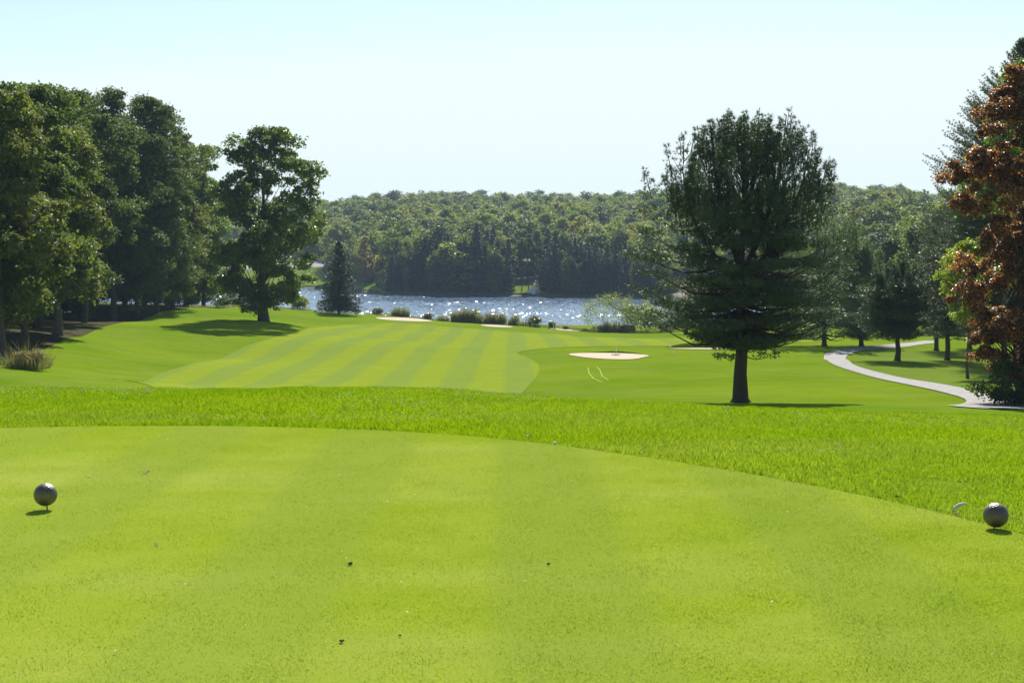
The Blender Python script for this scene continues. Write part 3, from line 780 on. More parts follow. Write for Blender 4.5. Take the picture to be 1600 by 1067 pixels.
# deeper trees of the wood, filling behind; unseen left ones added to cast shade
BK = [broadleaf(70 + s, 19, [(0.12, 2.0, 2.0), (0.2, 4, 4), (0.5, 5.4, 5.2), (0.8, 4.2, 4.5), (1, 1.0, 1.0)], 90, 1.5, 120, 0.30, 0.3) for s in range(2)]
bkm = [(m[0].mesh('trunk', M['bark_grey'], True), m[1].mesh('crown', M[c], False)) for m, c in zip(BK, ('l_oak', 'l_oak3'))]
deep = [(-60, 62), (-150, 50), (-30, 80), (20, 95), (70, 88), (110, 100), (150, 108), (195, 98), (225, 112), (-90, 100), (40, 118), (100, 122), (262, 110), (290, 118), (-220, 62), (-250, 85), (-160, 118), (0, 70), (-330, 70), (-330, 105)]
for k, (px, Y) in enumerate(deep):
    D = Y * K; x = (px - 800) / F * D; z = float(H(x, D))
    top = np.interp(px, [-400, 0, 150, 220, 262, 300], [150, 165, 172, 195, 225, 262])
    s = max(0.5, ((HOR - top) / F * D + EYE - z) / 19.0)
    o = empty('oak_tree', (x, D, z), k * 1.3); o.scale = (min(s, 1.15), min(s, 1.15), s)
    tag(o, 'oak deep inside the left wood behind the front row, only partly showing', 'tree', 'deep trees of the left wood')
    for nm, me_ in zip(('trunk', 'crown'), bkm[k % 2]): link(bpy.data.objects.new(nm, me_), o)

def bush(seed, w, h, n, leaf, base=0.0, dep=None):
    rg = np.random.default_rng(seed); mb = MB(); dep = dep or w
    nl = 14; az = rg.uniform(0, 6.28, nl); rd = rg.uniform(0, 1, nl) ** .6
    C = np.column_stack([rd * np.cos(az) * w * .33, rd * np.sin(az) * dep * .33, rg.uniform(0.25, 0.62, nl) * h]); lr = rg.uniform(.22, .38, nl)
    idx = rg.integers(0, nl, n); D = norm(rg.normal(size=(n, 3)))
    pos = C[idx] + D * (lr[idx] * rg.uniform(.3, 1.1, n))[:, None] * np.array([w, dep, h]) * .75
    pos[:, 2] = np.abs(pos[:, 2]) + base
    cards(mb, pos, norm(D + rg.normal(size=(n, 3)) * .6 + [0, 0, .3]), leaf * rg.uniform(.6, 1.3, n), rg)
    st = MB()
    for c in C[:8]: tube(st, [(0.1 * c[0], 0.1 * c[1], -0.1), c * [.6, .6, .5], c], [.03, .02, .01], 4, cap=False)
    return st, mb
def put_bush(name, px, by, wpx, hpx, mat, label, cat='shrub', group=None, seed=0, n=1200, D=None, leaf=None):
    b = cast(px, by) if D is None else gnd(px, D)
    s = b[1] / F; w, h = wpx * s, hpx * s
    st, lf = bush(seed, w, h, n, leaf or max(0.06, min(w, h) * .07))
    o = empty(name, b); tag(o, label, cat, group)
    st.build('stem', M['bark_grey'], o); lf.build('foliage', mat, o)
    return o
# brush under the left wood
for k, (px, Y) in enumerate([(-120, 60), (-40, 72), (10, 64), (25, 84), (60, 78), (95, 90), (125, 84), (150, 96), (178, 104), (205, 98), (228, 108), (250, 104), (-80, 90), (75, 104), (120, 112), (35, 100), (0, 92), (100, 116), (165, 116), (140, 104), (190, 114), (215, 116), (242, 116), (262, 109), (50, 112), (-30, 110), (15, 116), (275, 112), (300, 116), (350, 118), (372, 118), (395, 119), (420, 119)]):
    rg = np.random.default_rng(k); D = Y * K
    put_bush('undergrowth_shrub', px, 0, (58 if px < 300 else 34) * 80 / Y, (62 if px < 300 else 30) * 80 / Y * rg.uniform(.7, 1.25), M['l_oak3'] if px < 310 else M['l_bush'], 'dark shrub growing among the trunks under the left wood' if px < 310 else 'dark waterside shrub between the solitary maple and the lake', group='undergrowth of the left wood' if px < 310 else 'waterside shrubs behind the maple', seed=200 + k, n=1500, D=D, leaf=.22)

# pale brush clump at the left edge of the picture
def grass_clump(seed, w, h, n, dep=None, lean=0.35, bw=0.02):
    rg = np.random.default_rng(seed); mb = MB(); dep = dep or w
    x = rg.uniform(-.5, .5, n); y = rg.uniform(-.5, .5, n)
    p = np.column_stack([x * w, y * dep, np.zeros(n)]); hh = h * rg.uniform(.35, 1.1, n) ** 1.3 * (1 - 1.1 * (x ** 4) * 4) * (0.85 + 0.3 * wob(x * w, y * dep, seed, 3.0))
    l = rg.normal(0, lean, (n, 2)) * hh[:, None] * .6 + np.column_stack([x * w, y * dep]) * .25
    s = norm(np.column_stack([rg.normal(size=(n, 2)), np.zeros(n)])) * bw
    m = p + np.column_stack([l * .4, hh * .6]); t_ = p + np.column_stack([l, hh])
    V = np.stack([p - s, p + s, m + s * .8, m - s * .8, t_], 1).reshape(-1, 3); k = np.arange(n)[:, None] * 5
    mb.add(V, np.concatenate([k, k + 1, k + 2, k + 3], 1), np.concatenate([k + 3, k + 2, k + 4], 1))
    return mb
b = cast(42, 577)
s = b[1] / F
o = empty('brush_clump', b); tag(o, 'pale straw-tipped brush clump at the wood edge beside the leftmost trunks', 'shrub')
grass_clump(5, 62 * s, 38 * s, 900, lean=.5, bw=.014).build('stalks', M['l_reed'], o)
bush(6, 60 * s, 38 * s, 5200, .055)[1].build('foliage', M['l_straw'], o)

# ------------------------------------------------------------------ blue spruce
b = cast(530, 491)
Ht, pr = pxprof(530, 491, 378, b[1], [(489, 492, 568), (480, 494, 567), (470, 497, 565), (440, 505, 556), (415, 514, 547), (395, 522, 539), (380, 528, 533), (378, 529, 531)])
place('spruce_tree', conifer(31, Ht, pr, 230, 0.22, elev=(-0.22, 0.5), bare=0.05, subs=10, sublen=0.28, tuft=0.28, ln=0.34, w=0.05, per=6, spread=0.5, curve=-0.1, jitter=(0.8, 1.05), sides=6, hpow=1.15), b, M['bark_dark'], M['l_spruce'],
      'dark conical spruce standing at the lake edge right of the solitary maple')

# ------------------------------------------------------------------ the big white pine
b = cast(1157, 629)
D = b[1]
s = D / F
rows = [(545, 1125, 1200), (520, 1030, 1262), (505, 1008, 1285), (480, 1000, 1290), (450, 990, 1300), (420, 992, 1298), (400, 990, 1290), (360, 1000, 1280), (330, 1010, 1283), (300, 1002, 1286), (270, 996, 1284), (250, 1015, 1275), (230, 1032, 1268), (210, 1052, 1262), (190, 1085, 1240), (175, 1115, 1225), (165, 1135, 1165)]
Ht, pr = pxprof(1150, 629, 165, D, rows)
ex = []
EXT = [(1120, 556, -0.5), (1198, 556, 0.2), (1218, 170, 0), (1104, 200, 0), (1092, 182, .2), (1110, 186, -.2), (1066, 222, .3), (1050, 226, -.3), (1034, 238, 0), (1040, 262, .5), (1024, 292, -.5), (1240, 190, .2), (1248, 224, -.3), (1270, 248, .3), (1230, 178, .1), (1206, 182, .2), (1278, 292, -.4), (1262, 214, 0), (1284, 272, 0), (1000, 272, 0), (1064, 205, 0), (1180, 185, 0), (1010, 508, 0), (1262, 522, 0), (992, 402, .3), (988, 452, -.4), (1002, 492, .5), (994, 364, -.3), (1003, 334, .4), (1012, 468, .8), (999, 428, -.8), (1020, 390, 1), (1291, 334, .2), (1290, 382, -.4), (1302, 452, .3), (1300, 418, -.6), (1296, 486, .4)]
for (tx, ty, dy) in EXT:
    dx = (tx - 1150) * s; Lr = math.hypot(dx, dy); ex.append(((629 - ty) / (629 - 165), math.atan2(dy, dx), max(Lr, .5)))
exp_ = [((tx - 1150) * s * .94, dy * 2, (629 - ty) * s) for tx, ty, dy in EXT]
place('pine_tree', pads_pine(35, Ht, pr, 500, 0.40, pad=.93, tufts=76, w=.012, hi=.60, leaders=[(68 * s, .2, .42, .965), (-50 * s, -.3, .45, .92), (26 * s, .4, .55, .96), (-92 * s, .4, .38, .78), (100 * s, -.4, .40, .84)], extra=exp_), b, M['bark_dark'], M['l_pine'],
      'big dark white pine with a thick bare trunk, standing alone right of centre')

# ------------------------------------------------------------------ conifers on the right
def right_pine(seed, px, by, ty, l, r, foot, mat, label, name='pine_tree', **kw):
    b = cast(px, by); D = b[1]
    if name == 'pine_tree': l, r = px - (px - l) * 1.2, px + (r - px) * 1.2
    Ht, pr = pxprof(px, by, ty, D, [(foot, px - (px - l) * .55, px + (r - px) * .55), (foot - 18, l, r), (foot - 45, l + 4, r - 4), ((foot + ty) / 2, px - (px - l) * 1.0, px + (r - px) * 1.0), (ty + 25, px - (px - l) * .8, px + (r - px) * .8), (ty, px - 14, px + 14)])
    a = dict(jitter=(.6, 1.06), epow=1.5, layers=10, elev=(-0.02, 0.75), bare=0.2, subs=18, sublen=0.34, tuft=0.26, ln=0.28, w=0.018, per=11, spread=0.75, curve=0.2, sides=8, thick=1.2)
    a.update(kw)
    if name == 'pine_tree':
        return place(name, pads_pine(seed, Ht, pr, a['nbr'] if 'nbr' in kw else 150, a.get('tr', .25), pad=1.1, tufts=85, ln=.26, w=.018, per=11, leaders=[(.9, .3, .25, .8), (-.9, -.2, .3, .75)], hi=.7, sides=8), b, M['bark_dark'], mat, label)
    return place(name, conifer(seed, Ht, pr, a.pop('nbr', 190), a.pop('tr', 0.25), **a), b, M['bark_dark'], mat, label)
right_pine(51, 1288, 541, 318, 1205, 1368, 527, M['l_pine2'], 'lighter white pine with flat layered boughs, overlapping the right side of the big dark pine', tr=.26)
right_pine(52, 1346, 541, 372, 1310, 1392, 530, M['l_pine2'], 'narrow soft green pine left of the cart path loop, behind the low dark pine')
right_pine(53, 1402, 564, 402, 1338, 1452, 528, M['l_pine'], 'low dark pine with a forked trunk inside the bend of the cart path', bare=.12, elev=(.15, 1.0), nbr=160)
right_pine(54, 1463, 548, 330, 1415, 1510, 528, M['l_hem'], 'grey-green feathery hemlock farther from the path, left of the lime sapling', name='hemlock_tree', elev=(-.05, .6), curve=-.25, bare=.1, ln=.2, w=.02, subs=16)
right_pine(55, 1480, 563, 352, 1428, 1535, 532, M['l_hem'], 'nearer hemlock with drooping boughs between the low dark pine and the copper tree', name='hemlock_tree', elev=(-.05, .6), curve=-.25, bare=.1, ln=.2, w=.02, subs=16)
right_pine(57, 1071, 523, 455, 1035, 1110, 512, M['l_pine2'], 'small pine at the lake end of the fairway, half hidden behind the big pine', nbr=70)
right_pine(58, 1112, 516, 430, 1085, 1150, 505, M['l_hem'], 'slim hemlock near the lake seen behind the trunk of the big pine', name='hemlock_tree', nbr=70)
right_pine(59, 1232, 527, 372, 1180, 1280, 512, M['l_pine'], 'pine behind the right boughs of the big pine', nbr=90)
right_pine(60, 1515, 545, 300, 1460, 1580, 525, M['l_hem'], 'tall shaded hemlock directly behind the lime sapling', name='hemlock_tree', elev=(-.05, .6), curve=-.2, bare=.1)
# tall hemlock behind the copper tree
b = cast(1588, 575); D = b[1]
Ht, pr = pxprof(1588, 575, 66, D, [(530, 1500, 1680), (480, 1470, 1710), (400, 1458, 1720), (330, 1450, 1715), (260, 1450, 1710), (215, 1475, 1690), (180, 1480, 1680), (150, 1515, 1660), (110, 1545, 1630), (80, 1572, 1604), (66, 1584, 1590)])
place('hemlock_tree', conifer(61, Ht, pr, 420, 0.35, elev=(0.1, 0.9), bare=0.12, subs=26, sublen=0.42, tuft=0.24, ln=0.26, w=0.018, per=12, spread=0.5, curve=-0.22, jitter=(.62, .96), thick=.8), b, M['bark_dark'], M['l_hem'],
      'tallest hemlock with wispy ascending tips, rising behind the copper-leaved tree')
# green maple behind, copper maple in front
b = cast(1560, 600); D = b[1]
Ht, pr = pxprof(1572, 600, 92, D, [(440, 1520, 1640), (400, 1510, 1680), (300, 1490, 1690), (200, 1525, 1670), (130, 1570, 1640), (92, 1588, 1620)])
place('maple_tree', broadleaf(62, Ht, pr, 75, 0.8, 240, 0.12, 0.22), (b[0] + 0.4, b[1], b[2]), M['bark_grey'], M['l_green'], 'bright green maple peeping through behind the copper-leaved tree')
b = cast(1512, 592); D = b[1]
Ht, pr = pxprof(1512, 592, 378, D, [(500, 1480, 1545), (470, 1463, 1550), (430, 1458, 1550), (400, 1466, 1545), (378, 1500, 1525)])
place('maple_sapling', broadleaf(63, Ht, pr, 55, 0.55, 170, 0.11, 0.10), b, M['bark_grey'], M['l_lime'], 'yellow-green young maple left of the copper-leaved tree')
b = cast(1597, 631); D = b[1]
CP = [(585, 1535, 1680), (560, 1512, 1700), (500, 1478, 1750), (480, 1474, 1755), (450, 1505, 1755), (400, 1492, 1755), (350, 1488, 1755), (310, 1462, 1750), (280, 1478, 1745), (240, 1512, 1735), (200, 1525, 1720), (150, 1548, 1690), (118, 1575, 1650), (105, 1600, 1630)]
Ht, pr = pxprof(1605, 631, 105, D, CP)
place('copper_maple_tree', broadleaf(64, Ht, pr, 560, 0.36, 380, 0.078, 0.26, fill=0.46, up=0.7, tail=.65, boughs=150, bough_r=.85), b, M['bark_dark'], M['l_copper'],
      'copper and orange leaved maple at the right edge of the picture beside the cart path')
b2 = cast(1590, 634)
Ht2, pr2 = pxprof(1590, 631, 560, b2[1], [(622, 1535, 1650), (605, 1515, 1670), (585, 1520, 1660), (560, 1560, 1640)])
st, lf = broadleaf(65, Ht2, pr2, 46, 0.36, 110, 0.09, 0.05, tail=.7)
place('beech_shrub', (st, lf), (b2[0] - .3, b2[1] - .6, b2[2]), M['bark_grey'], M['l_oak3'], 'dark green low foliage at the foot of the copper-leaved tree', cat='shrub')
# trees beyond the right lawn, filling behind the row
for k, (px, Y) in enumerate([(1330, 120), (1390, 112), (1430, 105), (1480, 98), (1540, 92), (1600, 85), (1660, 70), (1720, 60), (1300, 135), (1250, 138)]):
    D = Y * K; x = (px - 800) / F * D; z = float(H(x, D)); top = np.interp(px, [1250, 1330, 1400, 1480, 1600], [425, 400, 370, 330, 300])
    sc_ = ((HOR - top) / F * D + EYE - z) / 19.0
    o = empty('oak_tree', (x, D, z), k * 2.1); o.scale = (sc_ * 1.1, sc_ * 1.1, sc_)
    tag(o, 'broadleaf tree beyond the right-hand lawn, showing only between the pines', 'tree', 'trees beyond the right lawn')
    for nm, me_ in zip(('trunk', 'crown'), bkm[k % 2]): link(bpy.data.objects.new(nm, me_), o)

# ------------------------------------------------------------------ lake-edge plants
def sh_d(px): return float(np.interp(px, [300, 380, 480, 530, 600, 700, 780, 860, 940, 1040, 1110], [101, 117, 123, 130, 124, 121, 119, 115, 112, 112, 118])) * K
put_bush('shrub', 590, 492, 22, 14, M['l_bush'], 'low round bush on the shore just right of the spruce', D=sh_d(590), seed=301)
put_bush('shrub', 668, 498, 24, 13, M['l_bush'], 'low green bush on the shore left of the tall reeds', D=sh_d(668), seed=302)
put_bush('shrub', 836, 505, 36, 22, M['l_bush'], 'reddish round bush at the water right of the reeds', D=sh_d(836), seed=303)
put_bush('shrub', 862, 506, 14, 13, M['l_oak3'], 'small dark bush next to the reddish round bush', D=sh_d(862), seed=304)
put_bush('shrub', 884, 511, 12, 7, M['l_bush'], 'tiny bush at the water above the small bunker with a rake', D=sh_d(884), seed=305)
put_bush('shrub', 940, 517, 36, 15, M['l_bush'], 'brown-green low bush under the drooping birch', D=sh_d(940), seed=306)
put_bush('shrub', 1045, 519, 46, 18, M['l_bush'], 'low brown bush on the shore left of the big pine trunk', D=sh_d(1045), seed=307)
put_bush('shrub', 1010, 517, 86, 66, M['l_will'], 'large pale olive bush by the lake under the left boughs of the big pine', D=sh_d(1010), seed=308, n=4200, leaf=.16)
put_bush('shrub', 980, 517, 30, 16, M['l_bush'], 'brownish bush at the foot of the large pale olive bush', D=sh_d(980), seed=309)
put_bush('shrub', 470, 487, 36, 30, M['l_will'], 'pale green bush on the shore between the maple and the spruce', D=sh_d(470), seed=310, n=2200, leaf=.16)
put_bush('shrub', 1170, 524, 60, 30, M['l_will'], 'pale bush beyond the fairway behind the big pine trunk', D=sh_d(1170), seed=311, n=1800, leaf=.15)
for k, (px, by, w, h, n, lab) in enumerate([(626, 494, 26, 18, 700, 'wispy brown grass clump on the shore above the long bunker'), (692, 500, 18, 11, 350, 'short pale grass clump left of the tall reeds'),
                                            (730, 503, 46, 22, 2600, 'left half of the tall reed stand at the water edge'), (768, 505, 42, 20, 2400, 'right half of the tall reed stand at the water edge'), (802, 507, 15, 17, 600, 'separate narrow reed clump right of the reed stand'),
                                            (817, 507, 18, 12, 200, 'thin pale grass between the reeds and the reddish bush'), (957, 518, 34, 20, 800, 'mixed reed clump under the drooping birch'), (905, 513, 20, 5, 250, 'short grass fringe at the water left of the drooping birch')]):
    b = gnd(px, sh_d(px)); s = b[1] / F
    o = grass_clump(320 + k, w * s, h * s, n, dep=1.4, lean=.22, bw=.035).build('reed_clump', M['l_reed'], loc=b)
    tag(o, lab, 'reeds')
# rough fringe of tall grass along the shore
fr = MB(); rg = np.random.default_rng(9)
for px in np.arange(300, 1110, 1.2):
    py = np.interp(px, [300, 380, 480, 570, 600, 700, 780, 860, 940, 1040, 1110], [481, 478, 484, 490, 492, 502, 506, 512, 518, 518, 512])
    if 488 < px < 570: continue
    b = gnd(px, np.interp(px, [300, 380, 480, 530, 600, 700, 780, 860, 940, 1040, 1110], [101, 117, 123, 130, 124, 121, 119, 115, 112, 112, 118]) * K + rg.uniform(-.6, 1.6))
    g_ = grass_clump(int(px * 10), 1.2, rg.uniform(.25, .8), 14, lean=.4, bw=.03)
    for vv, qq, tt in zip(g_.v, g_.q, g_.t): fr.add(vv + b.astype(np.float32), qq, tt)
tag(fr.build('shore_grass', M['l_reed']), 'long unmown grass fringe along the near lake shore', 'grass', kind='stuff')

# arching birch over the water
b = cast(992, 517); s = b[1] / F
o = empty('birch_tree', b); tag(o, 'young birch arching left over the water, its branches drooping', 'tree')
tb = MB(); cb = MB(); rg = np.random.default_rng(12)
def rel(px, py, dy=0): return np.array([(px - 992) * s, dy, (517 - py) * s])
arc = np.array([rel(992, 517), rel(985, 500), rel(970, 486), rel(952, 476), rel(935, 474), rel(922, 480)])
tube(tb, arc, [.16, .13, .10, .07, .045, .02], 6)
lc = []
for (px, py) in [(972, 470), (962, 462), (948, 463), (935, 468), (926, 474), (918, 484), (914, 494), (922, 500), (932, 486), (945, 480), (955, 474), (966, 480), (978, 476), (940, 492), (958, 490), (918, 476), (950, 468), (982, 466)]:
    c = rel(px, py, rg.uniform(-1, 1)); k = np.argmin(np.linalg.norm(arc - c, axis=1)); tube(tb, [arc[k], (arc[k] + c) / 2 + [0, 0, .2], c], [.04, .03, .01], 4, cap=False); lc.append(c)
lc = np.array(lc); idx = rg.integers(0, len(lc), 2600)
pos = lc[idx] + rg.normal(size=(2600, 3)) * [.55, .6, .45]; pos[:, 2] -= rg.exponential(.35, 2600)
cards(cb, pos, norm(rg.normal(size=(2600, 3)) + [0, 0, .4]), .13 * rg.uniform(.6, 1.2, 2600), rg)
tb.build('trunk', M['bark_grey'], o); cb.build('crown', M['l_will'], o)

# ------------------------------------------------------------------ far shore and hillside
def far_broad(seed, mat):
    r = np.random.default_rng(seed)
    a, c = broadleaf(seed, 15, [(0.12, 3, 3), (0.3, 5.4, 5.2), (0.6, 5.8, 6.0), (0.85, 4.2, 4.2), (1, 1.2, 1.2)], 46, 1.75, 66, 0.42, 0.3, sides=5, limbs=False, fill=0.35, up=0.9)
    m = MB(); m.v, m.q, m.t, m.n = c.v, c.q, c.t, c.n
    me = m.mesh('hillside_tree', [mat, M['bark_grey']])
    return me
def far_con(seed, mat, w=1.0):
    a, c = conifer(seed, 22, [(0.03, 3.6 * w, 3.6 * w), (0.3, 3.7 * w, 3.7 * w), (0.6, 2.6 * w, 2.6 * w), (0.85, 1.2 * w, 1.2 * w), (1, .1, .1)], 90, 0.25, elev=(-0.15, 0.4), bare=0.15, subs=5, sublen=.35, tuft=.7, ln=.95, w=.20, per=4, spread=.6, curve=-.1, limb=False, sides=5)
    c.add(np.concatenate(a.v), np.concatenate(a.q), np.concatenate(a.t) if a.t else None)
    return c.mesh('lakeside_conifer', [mat])
fb = [far_broad(81, M['h_leaf']), far_broad(82, M['h_leaf']), far_broad(83, M['h_dark']), far_broad(84, M['h_leaf'])]
fc = [far_con(91, M['h_con']), far_con(92, M['h_con'], 1.25), far_con(93, M['h_con'], 0.85)]
LBL = ['round-crowned green tree of the wooded hillside across the lake', 'uneven green tree of the wooded hillside across the lake', 'dark green tree of the wooded hillside across the lake', 'broad green tree of the wooded hillside across the lake']
pts = []
rg = np.random.default_rng(17)
y = 330.0
while y < 1235:
    stp = 10.6 + (y - 500) * 0.003
    for x in np.arange(-320, 460, stp):
        xx = x + rg.uniform(-.38, .38) * stp; yy = y + rg.uniform(-.38, .38) * stp * 1.25
        px = xx / yy * F + 800; sh = float(shore(px)); t_ = yy - sh
        if px < 180 or px > 1560 or t_ < 5: continue
        if t_ < 22 and 585 < px < 1010 and rg.uniform() < .8: continue
        if px < 522 and yy < 345 * K: continue
        if 778 < px < 860 and t_ < 40: continue
        if 552 < px < 600 and t_ < 20: continue
        pts.append((xx, yy, float(hill_h(xx, yy)), px, t_))
    y += stp * 1.25
pts.sort(key=lambda p: p[1])
vis = [p for p in pts if 440 < p[3] < 1500]
near = set(id(p) for p in vis[:300]); protos = {}
rest = []
for k, p in enumerate(pts):
    v = int(rg.integers(0, 4)); s_ = rg.uniform(.85, 1.85); sz = s_ ** .5 * rg.uniform(.95, 1.25)
    if id(p) not in near: rest.append((p, v, s_, sz)); continue
    if v not in protos:
        o = bpy.data.objects.new('hillside_tree', fb[v]); protos[v] = o
    else: o = protos[v].copy()
    link(o); o.location = (p[0], p[1], p[2] - .5); o.rotation_euler = (0, 0, rg.uniform(0, 6.28)); o.scale = (s_, s_, sz)
    tag(o, LBL[v], 'tree', 'hillside trees across the lake')

def scatter(name, items, sources, label):
    me = bpy.data.meshes.new(name); me.vertices.add(len(items))
    me.vertices.foreach_set('co', np.array([[p[0], p[1], p[2] - .5] for p, *_ in items], np.float32).ravel())
    for nm, ty, dat in (('var', 'INT', [i[1] for i in items]), ('scl', 'FLOAT_VECTOR', None), ('rot', 'FLOAT_VECTOR', None)):
        a = me.attributes.new(nm, ty, 'POINT')
        if nm == 'var': a.data.foreach_set('value', np.array(dat, np.int32))
        elif nm == 'scl': a.data.foreach_set('vector', np.array([[i[2], i[2], i[3]] for i in items], np.float32).ravel())
        else: a.data.foreach_set('vector', np.array([[0, 0, random.uniform(0, 6.28)] for i in items], np.float32).ravel())
    o = link(bpy.data.objects.new(name, me))
    ng = bpy.data.node_groups.new(name + '_nodes', 'GeometryNodeTree')
    ng.interface.new_socket('Geometry', in_out='INPUT', socket_type='NodeSocketGeometry')
    ng.interface.new_socket('Geometry', in_out='OUTPUT', socket_type='NodeSocketGeometry')
    N = ng.nodes; gi = N.new('NodeGroupInput'); go = N.new('NodeGroupOutput')
    jn = N.new('GeometryNodeJoinGeometry')
    for s in sources:
        oi = N.new('GeometryNodeObjectInfo'); oi.inputs['Object'].default_value = s; oi.inputs['As Instance'].default_value = True
        oi.transform_space = 'ORIGINAL'
        ng.links.new(oi.outputs['Geometry'], jn.inputs[0])
    iop = N.new('GeometryNodeInstanceOnPoints'); iop.inputs['Pick Instance'].default_value = True
    ng.links.new(gi.outputs[0], iop.inputs['Points']); ng.links.new(jn.outputs[0], iop.inputs['Instance'])
    for nm, ty, sock in (('var', 'INT', 'Instance Index'), ('scl', 'FLOAT_VECTOR', 'Scale'), ('rot', 'FLOAT_VECTOR', 'Rotation')):
        na = N.new('GeometryNodeInputNamedAttribute'); na.data_type = ty; na.inputs['Name'].default_value = nm
        ng.links.new(na.outputs[0], iop.inputs[sock])
    ng.links.new(iop.outputs[0], go.inputs[0])
    md = o.modifiers.new('scatter', 'NODES'); md.node_group = ng
    return tag(o, label, 'woodland', kind='stuff')
scatter('distant_wood', rest, [protos[v] for v in sorted(protos)], 'dense wood covering the upper hillside behind the lake')

# shoreline conifers and broadleaves
rg = np.random.default_rng(23); cps = {}
def far_tree(me, name, px, D, Ht_m, base_h, label, cat, group, w=1.0):
    key = me.name
    if key not in cps: cps[key] = bpy.data.objects.new(name, me); o = cps[key]
    else: o = cps[key].copy(); o.name = name
    p = hat(px, D); link(o); s = Ht_m / base_h; o.location = (p[0], p[1], p[2] - .4); o.scale = (s * w, s * w, s); o.rotation_euler = (0, 0, rg.uniform(0, 6.28))
    return tag(o, label, cat, group)
for row, (d0, n) in enumerate(((4, 46), (12, 40), (21, 32))):
    for px in np.linspace(598, 1015, n) + rg.uniform(-4, 4, n):
        if 795 < px < 852: continue
        D = float(shore(px)) + d0 + rg.uniform(-1.5, 2.5)
        top = np.interp(px, [598, 640, 690, 720, 745, 760, 790, 852, 900, 960, 1015], [398, 388, 378, 368, 358, 366, 372, 372, 380, 392, 396]) + rg.normal(0, 9) + (16 if row == 0 else 0)
        z = hat(px, D)[2]; Hm = (HOR - top) / F * D + EYE - z
        if rg.uniform() < .22:
            far_tree(fb[2], 'lakeside_tree', px, D, Hm * .9, 15.5, 'dark rounded broadleaf tree among the conifers on the far lake shore', 'tree', 'broadleaves along the far shore', w=.75)
            continue
        far_tree(fc[int(rg.integers(0, 3))], 'lakeside_conifer', px, D, Hm, 22, 'dark blue-green conifer in the dense row along the far lake shore', 'tree', 'conifers along the far shore')
for px, D_, top in [(745, 8, 355), (700, 10, 366), (868, 9, 362)]:
    D = float(shore(px)) + D_; z = hat(px, D)[2]
    far_tree(fc[0], 'lakeside_conifer', px, D, (HOR - top) / F * D + EYE - z, 22, 'dark blue-green conifer in the dense row along the far lake shore', 'tree', 'conifers along the far shore')
ob = broadleaf(86, 20, [(0.1, 2, 2), (0.3, 3.6, 3.6), (0.6, 3.4, 3.4), (0.85, 2.4, 2.4), (1, .6, .6)], 44, 1.1, 60, 0.35, 0.25)
b = hat(570, 266 * K); o = place('turning_tree', ob, b, M['bark_grey'], M['l_orange'], 'tree turning orange-brown on the far shore just right of the spruce tip')
b = hat(590, 257 * K)
place('turning_tree', broadleaf(87, 13, [(0.2, 1.2, 1.2), (0.5, 2.6, 2.4), (0.8, 2, 2), (1, .4, .4)], 30, .8, 60, .3, .15), b, M['bark_grey'], leaf_mat('yellow_leaves', (0.22, 0.20, 0.03), (0.32, 0.22, 0.04), .4, .05), 'small yellow-orange tree on the far shore right of the orange-brown one')
# slim trees in the clearing by the cabin
for k, (px, dd_, top, lab) in enumerate([(815, 9, 372, 'slim tree standing in the clearing left of the pale boulders'), (826, 14, 366, 'slim tree with a bare trunk directly behind the pale boulders'), (838, 22, 360, 'slim tree behind the clearing nearest the dense conifers'), (802, 24, 372, 'slim tree in front of the cabin'), (786, 16, 380, 'slim tree at the left end of the clearing')]):
    D = float(shore(px)) + dd_; b = hat(px, D); Hm = (HOR - top) / F * D + EYE - b[2]
    place('slim_tree', broadleaf(95 + k, Hm, [(0.45, 1, 1), (0.55, 2.3, 2.3), (0.75, 3.1, 3.0), (0.9, 2.4, 2.2), (1, .6, .6)], 34, 1.0, 60, .36, .22, sides=6), b, M['bark_grey'], M['l_oak'], lab)
# cabin
D = float(shore(805)) + 44; b = hat(806, D)
cz = (HOR - 417) / F * D + EYE
o = empty('cabin', (b[0], b[1], cz), 0.12); tag(o, 'low timber cabin with a pale shingle roof half hidden among trees on the far shore', 'cabin')
m = MB(); box(m, (0, 0, 0.4), (9, 6, 4.6)); m.build('wall', M['timber'], o)
m = MB(); m.add([(-5.2, -3.8, 2.4), (5.2, -3.8, 2.4), (5.2, 0, 4.0), (-5.2, 0, 4.0), (5.2, 3.8, 2.4), (-5.2, 3.8, 2.4), (-5.2, -3.8, 2.2), (5.2, -3.8, 2.2), (5.2, 0, 3.8), (-5.2, 0, 3.8), (5.2, 3.8, 2.2), (-5.2, 3.8, 2.2)],
                [(0, 1, 2, 3), (3, 2, 4, 5), (7, 6, 9, 8), (8, 9, 11, 10), (1, 0, 6, 7), (5, 4, 10, 11), (0, 3, 9, 6), (3, 5, 11, 9), (2, 1, 7, 8), (4, 2, 8, 10)]); m.build('roof', M['shingle'], o)
for wx in (-2.6, 0.2, 2.8):
    w = empty('window', (wx, -3.0, .6)); w.parent = o
    m = MB(); box(m, (0, -.04, 0), (1.5, .08, 1.3)); bpy.data.objects.remove(w); fo = m.build('window', M['white'], o, loc=(wx, -3.0, .6))
    m = MB(); box(m, (0, -.1, 0), (1.25, .06, 1.05)); m.build('pane', M['metal'], fo)
def rock(seed, r, flat=.8):
    rg = np.random.default_rng(seed); import bmesh
    bm = bmesh.new(); bmesh.ops.create_icosphere(bm, subdivisions=3, radius=1)
    for v in bm.verts:
        c = v.co.copy(); f = 1 + .22 * math.sin(c.x * 3 + seed) * math.cos(c.y * 2.4 + seed) + .12 * math.sin(c.z * 5 + c.x * 4)
        v.co = Vector((c.x * r * f, c.y * r * f, c.z * r * f * flat))
    me = bpy.data.meshes.new('boulder'); bm.to_mesh(me); bm.free()
    for p in me.polygons: p.use_smooth = True
    return me
